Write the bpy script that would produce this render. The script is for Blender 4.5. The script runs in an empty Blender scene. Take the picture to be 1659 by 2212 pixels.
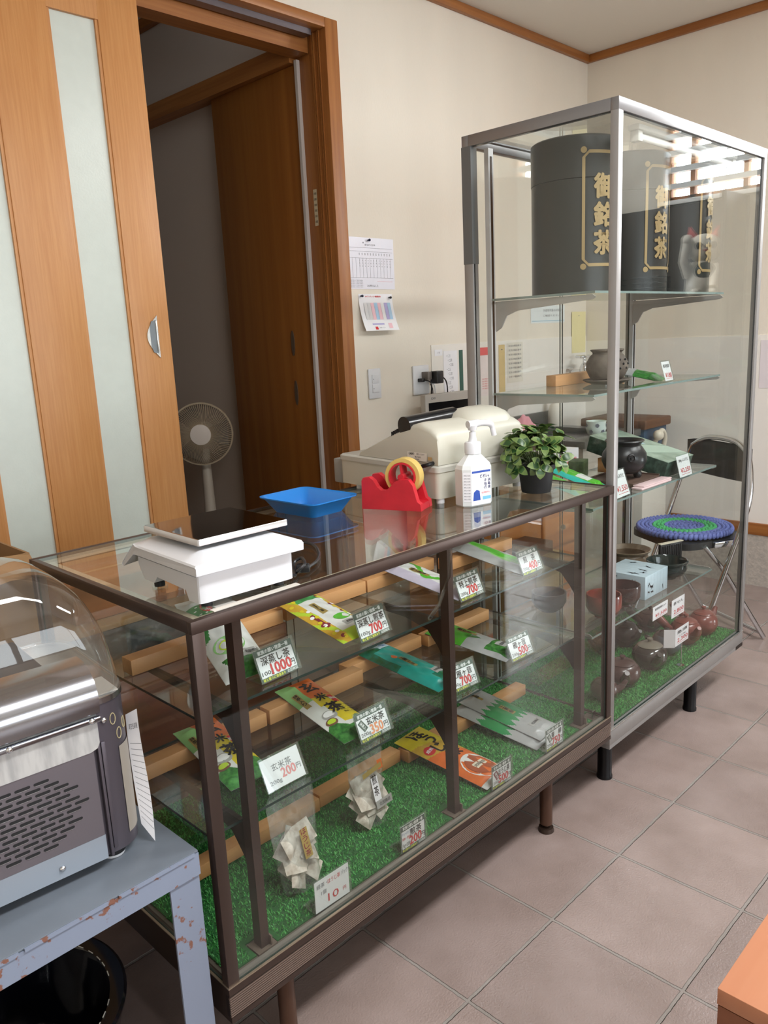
import bpy, bmesh, math, random
from mathutils import Vector, Matrix, Euler
PI = math.pi
SCN = bpy.context.scene
COL = SCN.collection
random.seed(7)

# ------------------------------------------------------------------ camera, world, light
cam_d = bpy.data.cameras.new('camera')
cam = bpy.data.objects.new('camera', cam_d)
COL.objects.link(cam)
cam.location = (-0.62047, -1.04712, 1.28770)
cam.rotation_euler = (1.354639, 0.047191, -0.801900)
cam_d.lens = 28.0353
cam_d.sensor_width = 36.0
cam_d.clip_start = 0.02
SCN.camera = cam

SCN.view_settings.view_transform = 'Standard'
SCN.view_settings.look = 'None'
SCN.view_settings.gamma = 1.0
SCN.view_settings.use_curve_mapping = False
SCN.view_settings.exposure = 0.5
SCN.cycles.transparent_max_bounces = 40
SCN.cycles.max_bounces = 12
SCN.cycles.diffuse_bounces = 5
SCN.cycles.glossy_bounces = 5
SCN.cycles.caustics_reflective = False
SCN.cycles.caustics_refractive = False
SCN.cycles.sample_clamp_indirect = 4.0
SCN.cycles.use_denoising = True

world = bpy.data.worlds.new('world')
SCN.world = world
world.use_nodes = True
world.node_tree.nodes['Background'].inputs[0].default_value = (0.80, 0.90, 1.0, 1)
world.node_tree.nodes['Background'].inputs[1].default_value = 2.0

def area(name, loc, rot, sx, sy, power, col):
    d = bpy.data.lights.new(name, 'AREA')
    d.shape = 'RECTANGLE'
    d.size, d.size_y, d.energy, d.color = sx, sy, power, col
    o = bpy.data.objects.new(name, d)
    COL.objects.link(o)
    o.location, o.rotation_euler = loc, rot
    return o
DAY = (0.93, 0.97, 1.0)
CEIL_LAMP_Z = 2.56
# daylight: high window in the far right wall, shop front window behind the camera, entrance door glazing in the right wall, kept low against glare on the cards
area('daylight_high_window', (3.62, -0.58, 2.24), (0, PI/2, 0), 0.85, 1.1, 150, DAY)
area('daylight_shop_front', (0.6, -4.6, 1.35), (PI/2, 0, 0), 4.4, 1.2, 56, DAY)
# two unseen long ceiling lamps assumed for the overhead light, above the customers' side
for lx in (0.35, 2.35):
    area('ceiling_lamp_light', (lx, -1.25, CEIL_LAMP_Z), (0, 0, 0), 1.25, 0.32, 34, (0.98, 0.99, 1.0))
area('daylight_entrance', (3.66, -2.25, 0.46), (0, PI/2, 0), 0.70, 1.1, 34, DAY)

# ------------------------------------------------------------------ materials
def lin(c):
    return tuple(((v/255)/12.92 if v/255 <= 0.04045 else ((v/255+0.055)/1.055)**2.4) for v in c)
MATS = {}
def nodes(name):
    m = bpy.data.materials.new(name)
    m.use_nodes = True
    nt = m.node_tree
    nt.nodes.clear()
    out = nt.nodes.new('ShaderNodeOutputMaterial')
    return m, nt, out
def N(nt, t, **kw):
    n = nt.nodes.new(t)
    for k, v in kw.items():
        if k in n.inputs: n.inputs[k].default_value = v
        else: setattr(n, k, v)
    return n
def mat(name, rgb, rough=0.5, metal=0.0, var=0.0, vscale=8.0, bump=0.0, bscale=60.0, rgb2=None, coat=0.0, spec=0.5, trans=0.0, stretch=(1, 1, 1), detail=3.0, ramp=(0.35, 0.65), sheen=0.0, alpha=1.0):
    if name in MATS: return MATS[name]
    m, nt, out = nodes(name)
    b = N(nt, 'ShaderNodeBsdfPrincipled')
    L = nt.links.new
    L(b.outputs[0], out.inputs[0])
    b.inputs['Roughness'].default_value = rough
    b.inputs['Metallic'].default_value = metal
    b.inputs['Specular IOR Level'].default_value = spec
    b.inputs['Coat Weight'].default_value = coat
    b.inputs['Coat Roughness'].default_value = 0.08
    b.inputs['Transmission Weight'].default_value = trans
    b.inputs['Alpha'].default_value = alpha
    c = lin(rgb)
    b.inputs['Base Color'].default_value = (*c, 1)
    if var > 0 or bump > 0 or rgb2:
        tc = N(nt, 'ShaderNodeTexCoord')
        mp = N(nt, 'ShaderNodeMapping')
        mp.inputs['Scale'].default_value = stretch
        L(tc.outputs['Object'], mp.inputs[0])
    if var > 0 or rgb2:
        nz = N(nt, 'ShaderNodeTexNoise', Scale=vscale, Detail=detail)
        L(mp.outputs[0], nz.inputs['Vector'])
        rp = N(nt, 'ShaderNodeValToRGB')
        c2 = lin(rgb2) if rgb2 else tuple(max(0, v*(1-var)) for v in c)
        rp.color_ramp.elements[0].position, rp.color_ramp.elements[1].position = ramp
        rp.color_ramp.elements[0].color = (*c2, 1)
        rp.color_ramp.elements[1].color = (*c, 1)
        L(nz.outputs[0], rp.inputs[0])
        L(rp.outputs[0], b.inputs['Base Color'])
    if bump > 0:
        n2 = N(nt, 'ShaderNodeTexNoise', Scale=bscale, Detail=3.0)
        L(mp.outputs[0], n2.inputs['Vector'])
        bp = N(nt, 'ShaderNodeBump', Strength=bump, Distance=0.002)
        L(n2.outputs[0], bp.inputs['Height'])
        L(bp.outputs[0], b.inputs['Normal'])
    MATS[name] = m
    return m
def wood(name, rgb, rgb2, axis='z', rough=0.4, scale=18.0, coat=0.0, bump=0.15):
    st = {'x': (0.035, 1, 1), 'y': (1, 0.035, 1), 'z': (1, 1, 0.035)}[axis]
    return mat(name, rgb, rough=rough, rgb2=rgb2, vscale=scale*3, stretch=st, detail=5, bump=bump, bscale=scale*12, ramp=(0.3, 0.7), coat=coat)
def glass(name, tint=(0.978, 0.988, 0.982), f0=0.035, haze=0.0, hazecol=(200, 205, 195)):
    """clear sheet: straight-through transmission and a mirror reflection that grows with the viewing angle"""
    if name in MATS: return MATS[name]
    m, nt, out = nodes(name)
    L = nt.links.new
    t = N(nt, 'ShaderNodeBsdfTransparent')
    t.inputs[0].default_value = (*tint, 1)
    g = N(nt, 'ShaderNodeBsdfGlossy', Roughness=0.0)
    g.inputs[0].default_value = (0.95, 0.97, 0.96, 1)
    lw = N(nt, 'ShaderNodeLayerWeight', Blend=0.5)
    p = N(nt, 'ShaderNodeMath', operation='POWER')
    p.inputs[1].default_value = 5.0
    L(lw.outputs['Facing'], p.inputs[0])
    ma = N(nt, 'ShaderNodeMath', operation='MULTIPLY_ADD')
    ma.inputs[1].default_value, ma.inputs[2].default_value = 1 - f0, f0
    L(p.outputs[0], ma.inputs[0])
    mx = N(nt, 'ShaderNodeMixShader')
    L(ma.outputs[0], mx.inputs[0])
    src = t
    if haze > 0:
        d = N(nt, 'ShaderNodeBsdfDiffuse')
        d.inputs[0].default_value = (*lin(hazecol), 1)
        m2 = N(nt, 'ShaderNodeMixShader')
        m2.inputs[0].default_value = haze
        L(t.outputs[0], m2.inputs[1])
        L(d.outputs[0], m2.inputs[2])
        src = m2
    L(src.outputs[0], mx.inputs[1])
    L(g.outputs[0], mx.inputs[2])
    L(mx.outputs[0], out.inputs[0])
    MATS[name] = m
    return m

GLASS = glass('case_glass')
SHELFG = glass('shelf_glass', (0.92, 0.945, 0.93), 0.045, 0.03, (140, 140, 134))
TOPG = glass('counter_top_glass', (0.97, 0.98, 0.97), 0.05, 0.015)
EDGEG = mat('glass_edge', (44, 58, 54), 0.2)
PLAST = glass('clear_plastic', (0.94, 0.95, 0.945), 0.075, 0.09, (225, 228, 225))
ACRYL = glass('clear_acrylic', (0.92, 0.95, 0.93), 0.05, 0.05, (215, 222, 215))
BRONZE = mat('bronze_anodised', (74, 60, 54), 0.38, 0.55, spec=0.5)
BRONZED = mat('bronze_dark', (44, 36, 32), 0.42, 0.4)
BONE = mat('pale_ledge', (190, 178, 155), 0.55, var=0.15, vscale=30)
ALU = mat('aluminium', (212, 213, 214), 0.42, 0.1, var=0.08, vscale=20)
ALUP = mat('aluminium_painted', (150, 148, 146), 0.42, 0.3, var=0.06, vscale=12)
ALUB = mat('aluminium_bright', (225, 224, 220), 0.25, 0.85)
TAPEG = mat('grey_tape', (98, 99, 98), 0.6)
STEEL = mat('stainless', (186, 187, 190), 0.24, 1.0, var=0.06, vscale=40, stretch=(0.05, 1, 1))
STEELD = mat('stainless_dull', (112, 106, 110), 0.36, 0.85, bump=0.03, bscale=400)
CHROME = mat('chrome', (215, 217, 220), 0.10, 1.0)
BLACK = mat('black_plastic', (24, 24, 26), 0.35)
BLACKM = mat('black_matt', (20, 20, 22), 0.6)
WHITEP = mat('white_plastic', (218, 220, 224), 0.35)
PAPER = mat('white_paper', (240, 240, 244), 0.7)
PINE = wood('pine_bar', (224, 172, 118), (196, 138, 86), 'x', 0.5, 9.0)
TURF1 = mat('turf_blade', (92, 184, 92), 0.5, rgb2=(52, 142, 62), vscale=160)
TURFB = mat('turf_backing', (34, 96, 46), 0.9)
INK = mat('black_ink', (22, 22, 24), 0.6)
RED = mat('red_ink', (206, 38, 46), 0.6)
ORANGEI = mat('orange_ink', (236, 150, 104), 0.6)
PINKI = mat('pale_red_ink', (232, 150, 152), 0.6)
GREYI = mat('grey_ink', (120, 122, 128), 0.6)
HEADG = mat('dark_green_print', (72, 92, 82), 0.6)
YELI = mat('yellow_ink', (226, 228, 70), 0.6)
WINK = mat('white_ink', (245, 245, 245), 0.6)

# ------------------------------------------------------------------ mesh building
_tc = {}
def glyphs(body):
    k = body
    if k not in _tc:
        c = bpy.data.curves.new('t', 'FONT')
        c.body, c.size, c.resolution_u = body, 1.0, 2
        o = bpy.data.objects.new('t', c)
        me = o.to_mesh()
        vs = [(v.co.x, v.co.y) for v in me.vertices]
        fs = [tuple(p.vertices) for p in me.polygons]
        o.to_mesh_clear()
        bpy.data.objects.remove(o)
        bpy.data.curves.remove(c)
        x0, x1 = min(v[0] for v in vs), max(v[0] for v in vs)
        y0, y1 = min(v[1] for v in vs), max(v[1] for v in vs)
        _tc[k] = ([((x-x0)/(x1-x0), (y-y0)/(y1-y0)) for x, y in vs], fs, (x1-x0)/(y1-y0))
    return _tc[k]

class MB:
    def __init__(s):
        s.v, s.f, s.m, s.sm = [], [], [], []
    def add(s, vs, fs, mi=0, smooth=False, M=None):
        o = len(s.v)
        s.v += [tuple(M @ Vector(p)) for p in vs] if M is not None else [tuple(p) for p in vs]
        s.f += [tuple(i+o for i in f) for f in fs]
        s.m += [mi]*len(fs) if isinstance(mi, int) else list(mi)
        s.sm += [smooth]*len(fs)
        return s
    def box(s, x0, x1, y0, y1, z0, z1, mi=0, bev=0.0, M=None, seg=2):
        if bev <= 0:
            vs = [(x0,y0,z0),(x1,y0,z0),(x1,y1,z0),(x0,y1,z0),(x0,y0,z1),(x1,y0,z1),(x1,y1,z1),(x0,y1,z1)]
            fs = [(0,3,2,1),(4,5,6,7),(0,1,5,4),(1,2,6,5),(2,3,7,6),(3,0,4,7)]
            return s.add(vs, fs, mi, False, M)
        bm = bmesh.new()
        bmesh.ops.create_cube(bm, size=1)
        for v in bm.verts:
            v.co = Vector(((x0+x1)/2+v.co.x*(x1-x0), (y0+y1)/2+v.co.y*(y1-y0), (z0+z1)/2+v.co.z*(z1-z0)))
        bmesh.ops.bevel(bm, geom=bm.edges[:], offset=bev, segments=seg, profile=0.5, affect='EDGES')
        bm.verts.index_update()
        s.add([v.co[:] for v in bm.verts], [[v.index for v in f.verts] for f in bm.faces], mi, True, M)
        bm.free()
        return s
    def pane(s, x0, x1, y0, y1, z0, z1, M=None):
        """sheet of glass: material 0 on the two big faces, 1 on the edges"""
        d = [x1-x0, y1-y0, z1-z0]
        ax = d.index(min(d))
        vs = [(x0,y0,z0),(x1,y0,z0),(x1,y1,z0),(x0,y1,z0),(x0,y0,z1),(x1,y0,z1),(x1,y1,z1),(x0,y1,z1)]
        fs = [(0,3,2,1),(4,5,6,7),(0,1,5,4),(1,2,6,5),(2,3,7,6),(3,0,4,7)]
        fa = [2, 2, 1, 0, 1, 0]
        return s.add(vs, fs, [0 if a == ax else 1 for a in fa], False, M)
    def loft(s, loops, mi=0, caps=(True, True), closed=True, smooth=True, M=None):
        n = len(loops[0])
        vs = [p for l in loops for p in l]
        fs = []
        for i in range(len(loops)-1):
            for j in range(n if closed else n-1):
                k = (j+1) % n
                fs.append((i*n+j, i*n+k, (i+1)*n+k, (i+1)*n+j))
        if caps[0]: fs.append(tuple(range(n-1, -1, -1)))
        if caps[1]: fs.append(tuple((len(loops)-1)*n+j for j in range(n)))
        return s.add(vs, fs, mi, smooth, M)
    def lathe(s, prof, c=(0, 0, 0), n=32, mi=0, M=None, caps=(True, True), ang=2*PI):
        loops = [[(c[0]+max(r, 1e-5)*math.cos(2*PI*j/n), c[1]+max(r, 1e-5)*math.sin(2*PI*j/n), c[2]+z) for j in range(n)] for r, z in prof]
        return s.loft(loops, mi, caps, True, True, M)
    def cyl(s, p0, p1, r0, r1=None, n=16, mi=0, caps=(True, True), M=None):
        return s.tube([p0, p1], [r0, r0 if r1 is None else r1], n, mi, caps, M)
    def tube(s, pts, r, n=10, mi=0, caps=(True, True), M=None, flat=1.0):
        pts = [Vector(p) for p in pts]
        rs = r if isinstance(r, (list, tuple)) else [r]*len(pts)
        up = None
        loops = []
        for i, p in enumerate(pts):
            d = (pts[min(i+1, len(pts)-1)] - pts[max(i-1, 0)]).normalized()
            if up is None:
                up = Vector((0, 0, 1)) if abs(d.z) < 0.9 else Vector((0, 1, 0))
            a = d.cross(up).normalized()
            b = a.cross(d).normalized()
            up = b
            loops.append([tuple(p + a*rs[i]*math.cos(2*PI*j/n) + b*rs[i]*flat*math.sin(2*PI*j/n)) for j in range(n)])
        return s.loft(loops, mi, caps, True, True, M)
    def prism(s, poly, d0, d1, ax='y', mi=0, smooth=False, M=None):
        """poly in the plane across ax, pushed from d0 to d1 along ax"""
        f = {'x': lambda a, b, d: (d, a, b), 'y': lambda a, b, d: (a, d, b), 'z': lambda a, b, d: (a, b, d)}[ax]
        l0 = [f(a, b, d0) for a, b in poly]
        l1 = [f(a, b, d1) for a, b in poly]
        n = len(poly)
        vs = l0 + l1
        fs = [tuple(range(n-1, -1, -1)), tuple(range(n, 2*n))] + [(j, (j+1) % n, n+(j+1) % n, n+j) for j in range(n)]
        return s.add(vs, fs, mi, smooth, M)
    def grid(s, fn, nu, nv, mi=0, smooth=True, M=None):
        vs = [fn(i/nu, j/nv) for j in range(nv+1) for i in range(nu+1)]
        fs, ms = [], []
        for j in range(nv):
            for i in range(nu):
                a = j*(nu+1)+i
                fs.append((a, a+1, a+nu+2, a+nu+1))
                ms.append(mi if isinstance(mi, int) else mi((i+0.5)/nu, (j+0.5)/nv))
        return s.add(vs, fs, ms, smooth, M)
    def sphere(s, c, rx, ry=None, rz=None, n=16, m=10, mi=0, M=None):
        ry, rz = ry or rx, rz or rx
        loops = []
        for i in range(m+1):
            t = -PI/2 + PI*i/m
            k = max(math.cos(t), 1e-4)
            loops.append([(c[0]+rx*k*math.cos(2*PI*j/n), c[1]+ry*k*math.sin(2*PI*j/n), c[2]+rz*math.sin(t)) for j in range(n)])
        return s.loft(loops, mi, (True, True), True, True, M)
    def text(s, body, x, y, h, mapf, mi=0, w=None, bold=0.0, rot=0.0):
        """lettering centred on x, y in the plane of mapf; h tall, w wide (None keeps its own)"""
        vs, fs, asp = glyphs(body)
        w = h*asp if w is None else w
        c, sn = math.cos(rot), math.sin(rot)
        r = bold*h*0.72
        if r <= 0 or h < 0.0045: ofs = [(0, 0)]
        elif bold <= 0.025: ofs = [(r, r), (-r, r), (r, -r), (-r, -r)]
        else: ofs = [(0, 0)] + [(r*1.3*math.cos(PI*k/4), r*1.3*math.sin(PI*k/4)) for k in range(8)]
        e = 1e-4
        o0, o1, o2 = Vector(mapf(x, y)), Vector(mapf(x+e, y)), Vector(mapf(x, y+e))
        nv = (o1-o0).cross(o2-o0)
        nv = nv.normalized()*2.5e-5 if nv.length > 0 else Vector((0, 0, 0))
        for ki, (ox, oy) in enumerate(ofs):
            out = []
            for a, b in vs:
                p, q = (a-0.5)*w+ox, (b-0.5)*h+oy
                out.append(Vector(mapf(x+p*c-q*sn, y+p*sn+q*c)) + nv*ki)
            s.add(out, fs, mi)
        return s
    def rect(s, x0, x1, y0, y1, mapf, mi=0):
        return s.add([mapf(x0, y0), mapf(x1, y0), mapf(x1, y1), mapf(x0, y1)], [(0, 1, 2, 3)], mi)
    def build(s, name, mats, parent=None, loc=None, rot=None, sharp=40):
        me = bpy.data.meshes.new(name)
        me.from_pydata(s.v, [], s.f)
        mats = mats if isinstance(mats, (list, tuple)) else [mats]
        for m in mats: me.materials.append(m)
        me.polygons.foreach_set('material_index', s.m)
        me.polygons.foreach_set('use_smooth', s.sm)
        me.update()
        if any(s.sm): me.set_sharp_from_angle(angle=math.radians(sharp))
        o = bpy.data.objects.new(name, me)
        COL.objects.link(o)
        if parent is not None: o.parent = parent
        if loc is not None: o.location = loc
        if rot is not None: o.rotation_euler = rot
        return o
def tag(o, label, cat, group=None, kind=None):
    if label: o['label'] = label
    if cat: o['category'] = cat
    if group: o['group'] = group
    if kind: o['kind'] = kind
    return o
def thing(name, label, cat, loc=(0, 0, 0), rz=0.0, group=None, rot=None):
    o = bpy.data.objects.new(name, None)
    o.empty_display_size = 0.05
    COL.objects.link(o)
    o.location = loc
    o.rotation_euler = rot if rot is not None else (0, 0, rz)
    return tag(o, label, cat, group)
def copy_thing(src, label, loc, rz=0.0):
    c = src.copy(); COL.objects.link(c)
    c.location, c.rotation_euler, c['label'] = loc, (0, 0, rz), label
    for ch in list(src.children):
        k = ch.copy(); COL.objects.link(k); k.parent = c
        for g in list(ch.children):
            q = g.copy(); COL.objects.link(q); q.parent = k
    return c
def struct(o):
    o['kind'] = 'structure'
    return o
def rrect(x0, x1, y0, y1, r, n=5):
    out = []
    for cx, cy, a in ((x1-r, y1-r, 0), (x0+r, y1-r, PI/2), (x0+r, y0+r, PI), (x1-r, y0+r, 1.5*PI)):
        for k in range(n+1):
            t = a + PI/2*k/n
            out.append((cx+r*math.cos(t), cy+r*math.sin(t)))
    return out
def flat(z=0.0):
    return lambda x, y: (x, y, z)
def upright(y=0.0):
    return lambda x, z: (x, y, z)
# ------------------------------------------------------------------ the room
WY, RX, CZ = 1.258, 3.342, 2.628          # door wall, far right wall, ceiling
WALLP = mat('wallpaper', (230, 222, 208), 0.85, var=0.035, vscale=5, bump=0.25, bscale=260, stretch=(1, 1, 0.25))
PANELM = mat('splash_panel', (238, 234, 227), 0.45, var=0.03, vscale=3)
CEILM = mat('ceiling_paper', (214, 208, 198), 0.9, bump=0.15, bscale=200)
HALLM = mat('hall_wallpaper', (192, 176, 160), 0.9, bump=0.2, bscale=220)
CONC = mat('rough_concrete', (190, 182, 172), 0.9, rgb2=(172, 165, 157), vscale=60, bump=1.0, bscale=110)
OAK = wood('honey_door_wood', (200, 144, 88), (188, 129, 74), 'z', 0.42, 60)
TRIMW = wood('brown_trim_wood', (166, 108, 54), (140, 84, 38), 'z', 0.45, 20)
TRIMX = wood('brown_trim_wood_long', (166, 108, 54), (140, 84, 38), 'x', 0.45, 20)
TRIMY = wood('brown_trim_wood_deep', (166, 108, 54), (140, 84, 38), 'y', 0.45, 20)
DOORB = wood('dark_door_wood', (152, 96, 38), (134, 80, 28), 'z', 0.5, 9)
FROST = mat('frosted_glass', (206, 214, 206), 0.28, var=0.03, vscale=30, bump=0.12, bscale=160)

def tile_material():
    m, nt, out = nodes('quarry_tiles')
    L = nt.links.new
    tc = N(nt, 'ShaderNodeTexCoord')
    br = N(nt, 'ShaderNodeTexBrick', offset=0.0, squash=1.0)
    br.offset_frequency = 1
    for k, v in (('Scale', 1.0), ('Mortar Size', 0.0042), ('Mortar Smooth', 0.35), ('Bias', 0.0), ('Brick Width', 0.3), ('Row Height', 0.3)):
        br.inputs[k].default_value = v
    # ragged joint edges
    nz = N(nt, 'ShaderNodeTexNoise', Scale=70.0, Detail=4.0)
    L(tc.outputs['Object'], nz.inputs['Vector'])
    vm = N(nt, 'ShaderNodeVectorMath', operation='MULTIPLY_ADD')
    vm.inputs[1].default_value = (0.004, 0.004, 0)
    L(nz.outputs['Color'], vm.inputs[0])
    sub = N(nt, 'ShaderNodeVectorMath', operation='SUBTRACT')
    sub.inputs[1].default_value = (0.002, 0.002, 0)
    L(tc.outputs['Object'], sub.inputs[0])
    L(sub.outputs[0], vm.inputs[2])
    L(vm.outputs[0], br.inputs['Vector'])
    br.inputs['Color1'].default_value = (*lin((158, 144, 139)), 1)
    br.inputs['Color2'].default_value = (*lin((145, 132, 128)), 1)
    br.inputs['Mortar'].default_value = (*lin((146, 142, 137)), 1)
    cl = N(nt, 'ShaderNodeTexNoise', Scale=5.0, Detail=5.0)
    L(tc.outputs['Object'], cl.inputs['Vector'])
    rp = N(nt, 'ShaderNodeValToRGB')
    rp.color_ramp.elements[0].position, rp.color_ramp.elements[1].position = 0.3, 0.7
    rp.color_ramp.elements[0].color = (0.76, 0.70, 0.66, 1)
    rp.color_ramp.elements[1].color = (1.06, 1.02, 1.0, 1)
    L(cl.outputs[0], rp.inputs[0])
    mx = N(nt, 'ShaderNodeMix', data_type='RGBA', blend_type='MULTIPLY')
    mx.inputs[0].default_value = 1.0
    L(br.outputs['Color'], mx.inputs[6])
    L(rp.outputs[0], mx.inputs[7])
    b = N(nt, 'ShaderNodeBsdfPrincipled')
    L(mx.outputs[2], b.inputs['Base Color'])
    b.inputs['Specular IOR Level'].default_value = 0.7
    rr = N(nt, 'ShaderNodeMapRange')
    rr.inputs['To Min'].default_value, rr.inputs['To Max'].default_value = 0.26, 0.75
    L(br.outputs['Fac'], rr.inputs['Value'])
    L(rr.outputs[0], b.inputs['Roughness'])
    fine = N(nt, 'ShaderNodeTexNoise', Scale=220.0, Detail=2.0)
    L(tc.outputs['Object'], fine.inputs['Vector'])
    hm = N(nt, 'ShaderNodeMath', operation='MULTIPLY_ADD')
    hm.inputs[1].default_value = -3.0
    L(br.outputs['Fac'], hm.inputs[0])
    hs = N(nt, 'ShaderNodeMath', operation='MULTIPLY')
    hs.inputs[1].default_value = 0.35
    L(fine.outputs[0], hs.inputs[0])
    L(hs.outputs[0], hm.inputs[2])
    bp = N(nt, 'ShaderNodeBump', Strength=0.9, Distance=0.003)
    L(hm.outputs[0], bp.inputs['Height'])
    L(bp.outputs[0], b.inputs['Normal'])
    L(b.outputs[0], out.inputs[0])
    return m
fl = MB().box(-3.2, 3.2, -4.2, 1.8, -0.05, 0).build('floor', tile_material(), loc=(0.70947, -0.19925, 0), rot=(0, 0, -0.00783))
struct(fl)
struct(MB().box(-2.3, RX+0.15, -4.35, WY+0.14, CZ, CZ+0.05).build('ceiling', CEILM))
ox0, ox1, oz0, oz1 = -0.14, 1.505, 0.33, 2.362      # the doorway
w = MB()
w.box(-2.3, ox0-0.059, WY, WY+0.14, 0, CZ); w.box(1.565, RX+0.15, WY, WY+0.14, 0, CZ)
w.box(ox0-0.059, 1.565, WY, WY+0.14, 2.395, CZ); w.box(ox0-0.059, 1.565, WY, WY+0.14, 0, oz0-0.031)
struct(w.build('wall_left', WALLP))
w = MB()
wy0, wy1, wz0, wz1 = -0.93, -0.22, 1.868, 2.57
ey0, ey1, ez1 = -2.80, -1.70, 2.15
x0, x1 = RX, RX+0.15
w.box(x0, x1, wy1, WY, 0, CZ); w.box(x0, x1, wy0, wy1, 0, wz0); w.box(x0, x1, wy0, wy1, wz1, CZ)
w.box(x0, x1, ey1, wy0, 0, CZ); w.box(x0, x1, ey0, ey1, ez1, CZ); w.box(x0, x1, -4.2, ey0, 0, CZ)
struct(w.build('wall_right', WALLP))
w = MB()
fx0, fx1, fz0, fz1 = -1.5, 2.7, 0.75, 1.95
w.box(-2.3, fx0, -4.35, -4.2, 0, CZ); w.box(fx1, RX+0.15, -4.35, -4.2, 0, CZ)
w.box(fx0, fx1, -4.35, -4.2, 0, fz0); w.box(fx0, fx1, -4.35, -4.2, fz1, CZ)
struct(w.build('wall_front', WALLP))
struct(MB().box(-2.45, -2.3, -4.35, WY+0.14, 0, CZ).build('wall_back', WALLP))
# splash panels low on both walls, rough plinth and board under the right wall
w = MB().box(2.048, RX-0.004, WY-0.004, WY-0.0002, 0.0, 1.243)
struct(w.build('wall_left_panel', PANELM))
w = MB().box(RX-0.004, RX-0.0002, -0.1, WY-0.004, 0.316, 1.214)
struct(w.build('wall_right_panel', PANELM))
struct(MB().box(RX-0.014, RX-0.0002, -1.0, WY-0.005, 0.0, 0.258).build('plinth_wall_right', CONC))
struct(MB().box(RX-0.02, RX-0.0002, -1.0, WY-0.005, 0.2585, 0.316, bev=0.003).build('baseboard_right', TRIMY))
# ceiling cove
struct(MB().box(1.0-3.2, RX-0.02, WY-0.022, WY-0.0002, CZ-0.036, CZ-0.0002, bev=0.003).build('trim_1', TRIMX))
struct(MB().box(RX-0.022, RX-0.0002, -4.19, WY-0.0002, CZ-0.036, CZ-0.0002, bev=0.003).build('trim_2', TRIMY))
# door frame: casing, jamb and head with its steel track
t = MB()
t.box(ox1, 1.566, WY-0.03, WY+0.138, oz0, 2.396, bev=0.003)
for q in (0.004, 0.012, 0.034, 0.042): t.box(ox1-0.004, ox1, WY+q, WY+q+0.004, oz0, oz1)
fr = struct(t.build('trim_3', TRIMW))
t = MB().box(ox0-0.06, ox1, WY-0.03, WY+0.138, oz1, 2.396, bev=0.003)
t.box(ox0, ox1-0.005, WY+0.062, WY+0.138, 2.30, oz1)
t.box(ox0-0.06, ox0, WY-0.03, WY+0.138, oz0, oz1, bev=0.003)
struct(t.build('trim_4', TRIMX))
struct(MB().box(ox0, ox1-0.03, WY+0.012, WY+0.05, oz1-0.02, oz1-0.0005).build('door_track_trim', STEELD))
struct(MB().box(ox1-0.016, ox1-0.0005, WY+0.118, WY+0.132, oz0, oz1-0.07).build('weatherstrip_trim', mat('pale_strip', (196, 188, 182), 0.6)))
struct(MB().box(ox0, ox1, WY-0.02, WY+0.16, oz0-0.03, oz0).build('door_sill_trim', TRIMX))
# the sliding door leaf with frosted strips
d1 = bpy.data.objects.new('door_1', None); COL.objects.link(d1); struct(d1)
dy0, dy1 = WY+0.018, WY+0.05
f = MB()
for a, b in ((-0.125, 0.20), (0.345, 0.512), (0.662, 0.793)):
    f.box(a, b, dy0, dy1, 0.332, 2.34, bev=0.002)
f.box(-0.12, 0.79, dy0+0.0005, dy1-0.0005, 2.215, 2.339); f.box(-0.12, 0.79, dy0+0.0005, dy1-0.0005, 0.333, 0.45)
for a, b in ((0.20, 0.345), (0.512, 0.662)):
    for q0, q1 in ((a, a+0.008), (b-0.008, b)):
        f.box(q0, q1, dy0+0.004, dy1-0.004, 0.45, 2.215)
f.build('door_leaf_panel', OAK, d1)
for a, b in ((0.20, 0.345), (0.512, 0.662)):
    MB().box(a+0.002, b-0.002, WY+0.03, WY+0.037, 0.45, 2.215).build('frosted_pane', FROST, d1)
h = MB()
outer = [(0.026, 0.066)] + [(0.026-0.040*math.sin(PI*k/12), 0.066-0.132*k/12) for k in range(1, 12)] + [(0.026, -0.066)]
inner = [(0.021, 0.052), (0.004, 0.048), (-0.003, 0.028), (-0.003, -0.028), (0.004, -0.048), (0.021, -0.052)]
h.prism([(0.722+a, 1.322+b) for a, b in outer], dy0-0.004, dy0, 'y', 0)
h.prism([(0.722+a, 1.322+b) for a, b in inner], dy0-0.0046, dy0-0.0035, 'y', 1)
h.box(0.738, 0.7425, dy0-0.012, dy0-0.0035, 1.276, 1.37, 0, bev=0.001)
h.build('door_handle', [ALUB, mat('handle_recess', (128, 134, 138), 0.35, 0.7)], d1)
st = MB().add([(ox1-0.0008, WY+0.066, z) for z in (1.71, 1.84)] + [(ox1-0.0008, WY+0.086, z) for z in (1.84, 1.71)], [(0, 1, 2, 3)], 0)
for k in range(6):
    st.text('注意事項確認', 0, 0, 0.009, lambda x, y, k=k: (ox1-0.0012, WY+0.076-x, 1.725+0.020*k+y), 1, w=0.014)
sk = st.build('door_sticker', [mat('yellowed_label', (205, 190, 158), 0.6), INK])
tag(sk, 'small pale instruction sticker on the dark door jamb', 'sticker')
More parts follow.
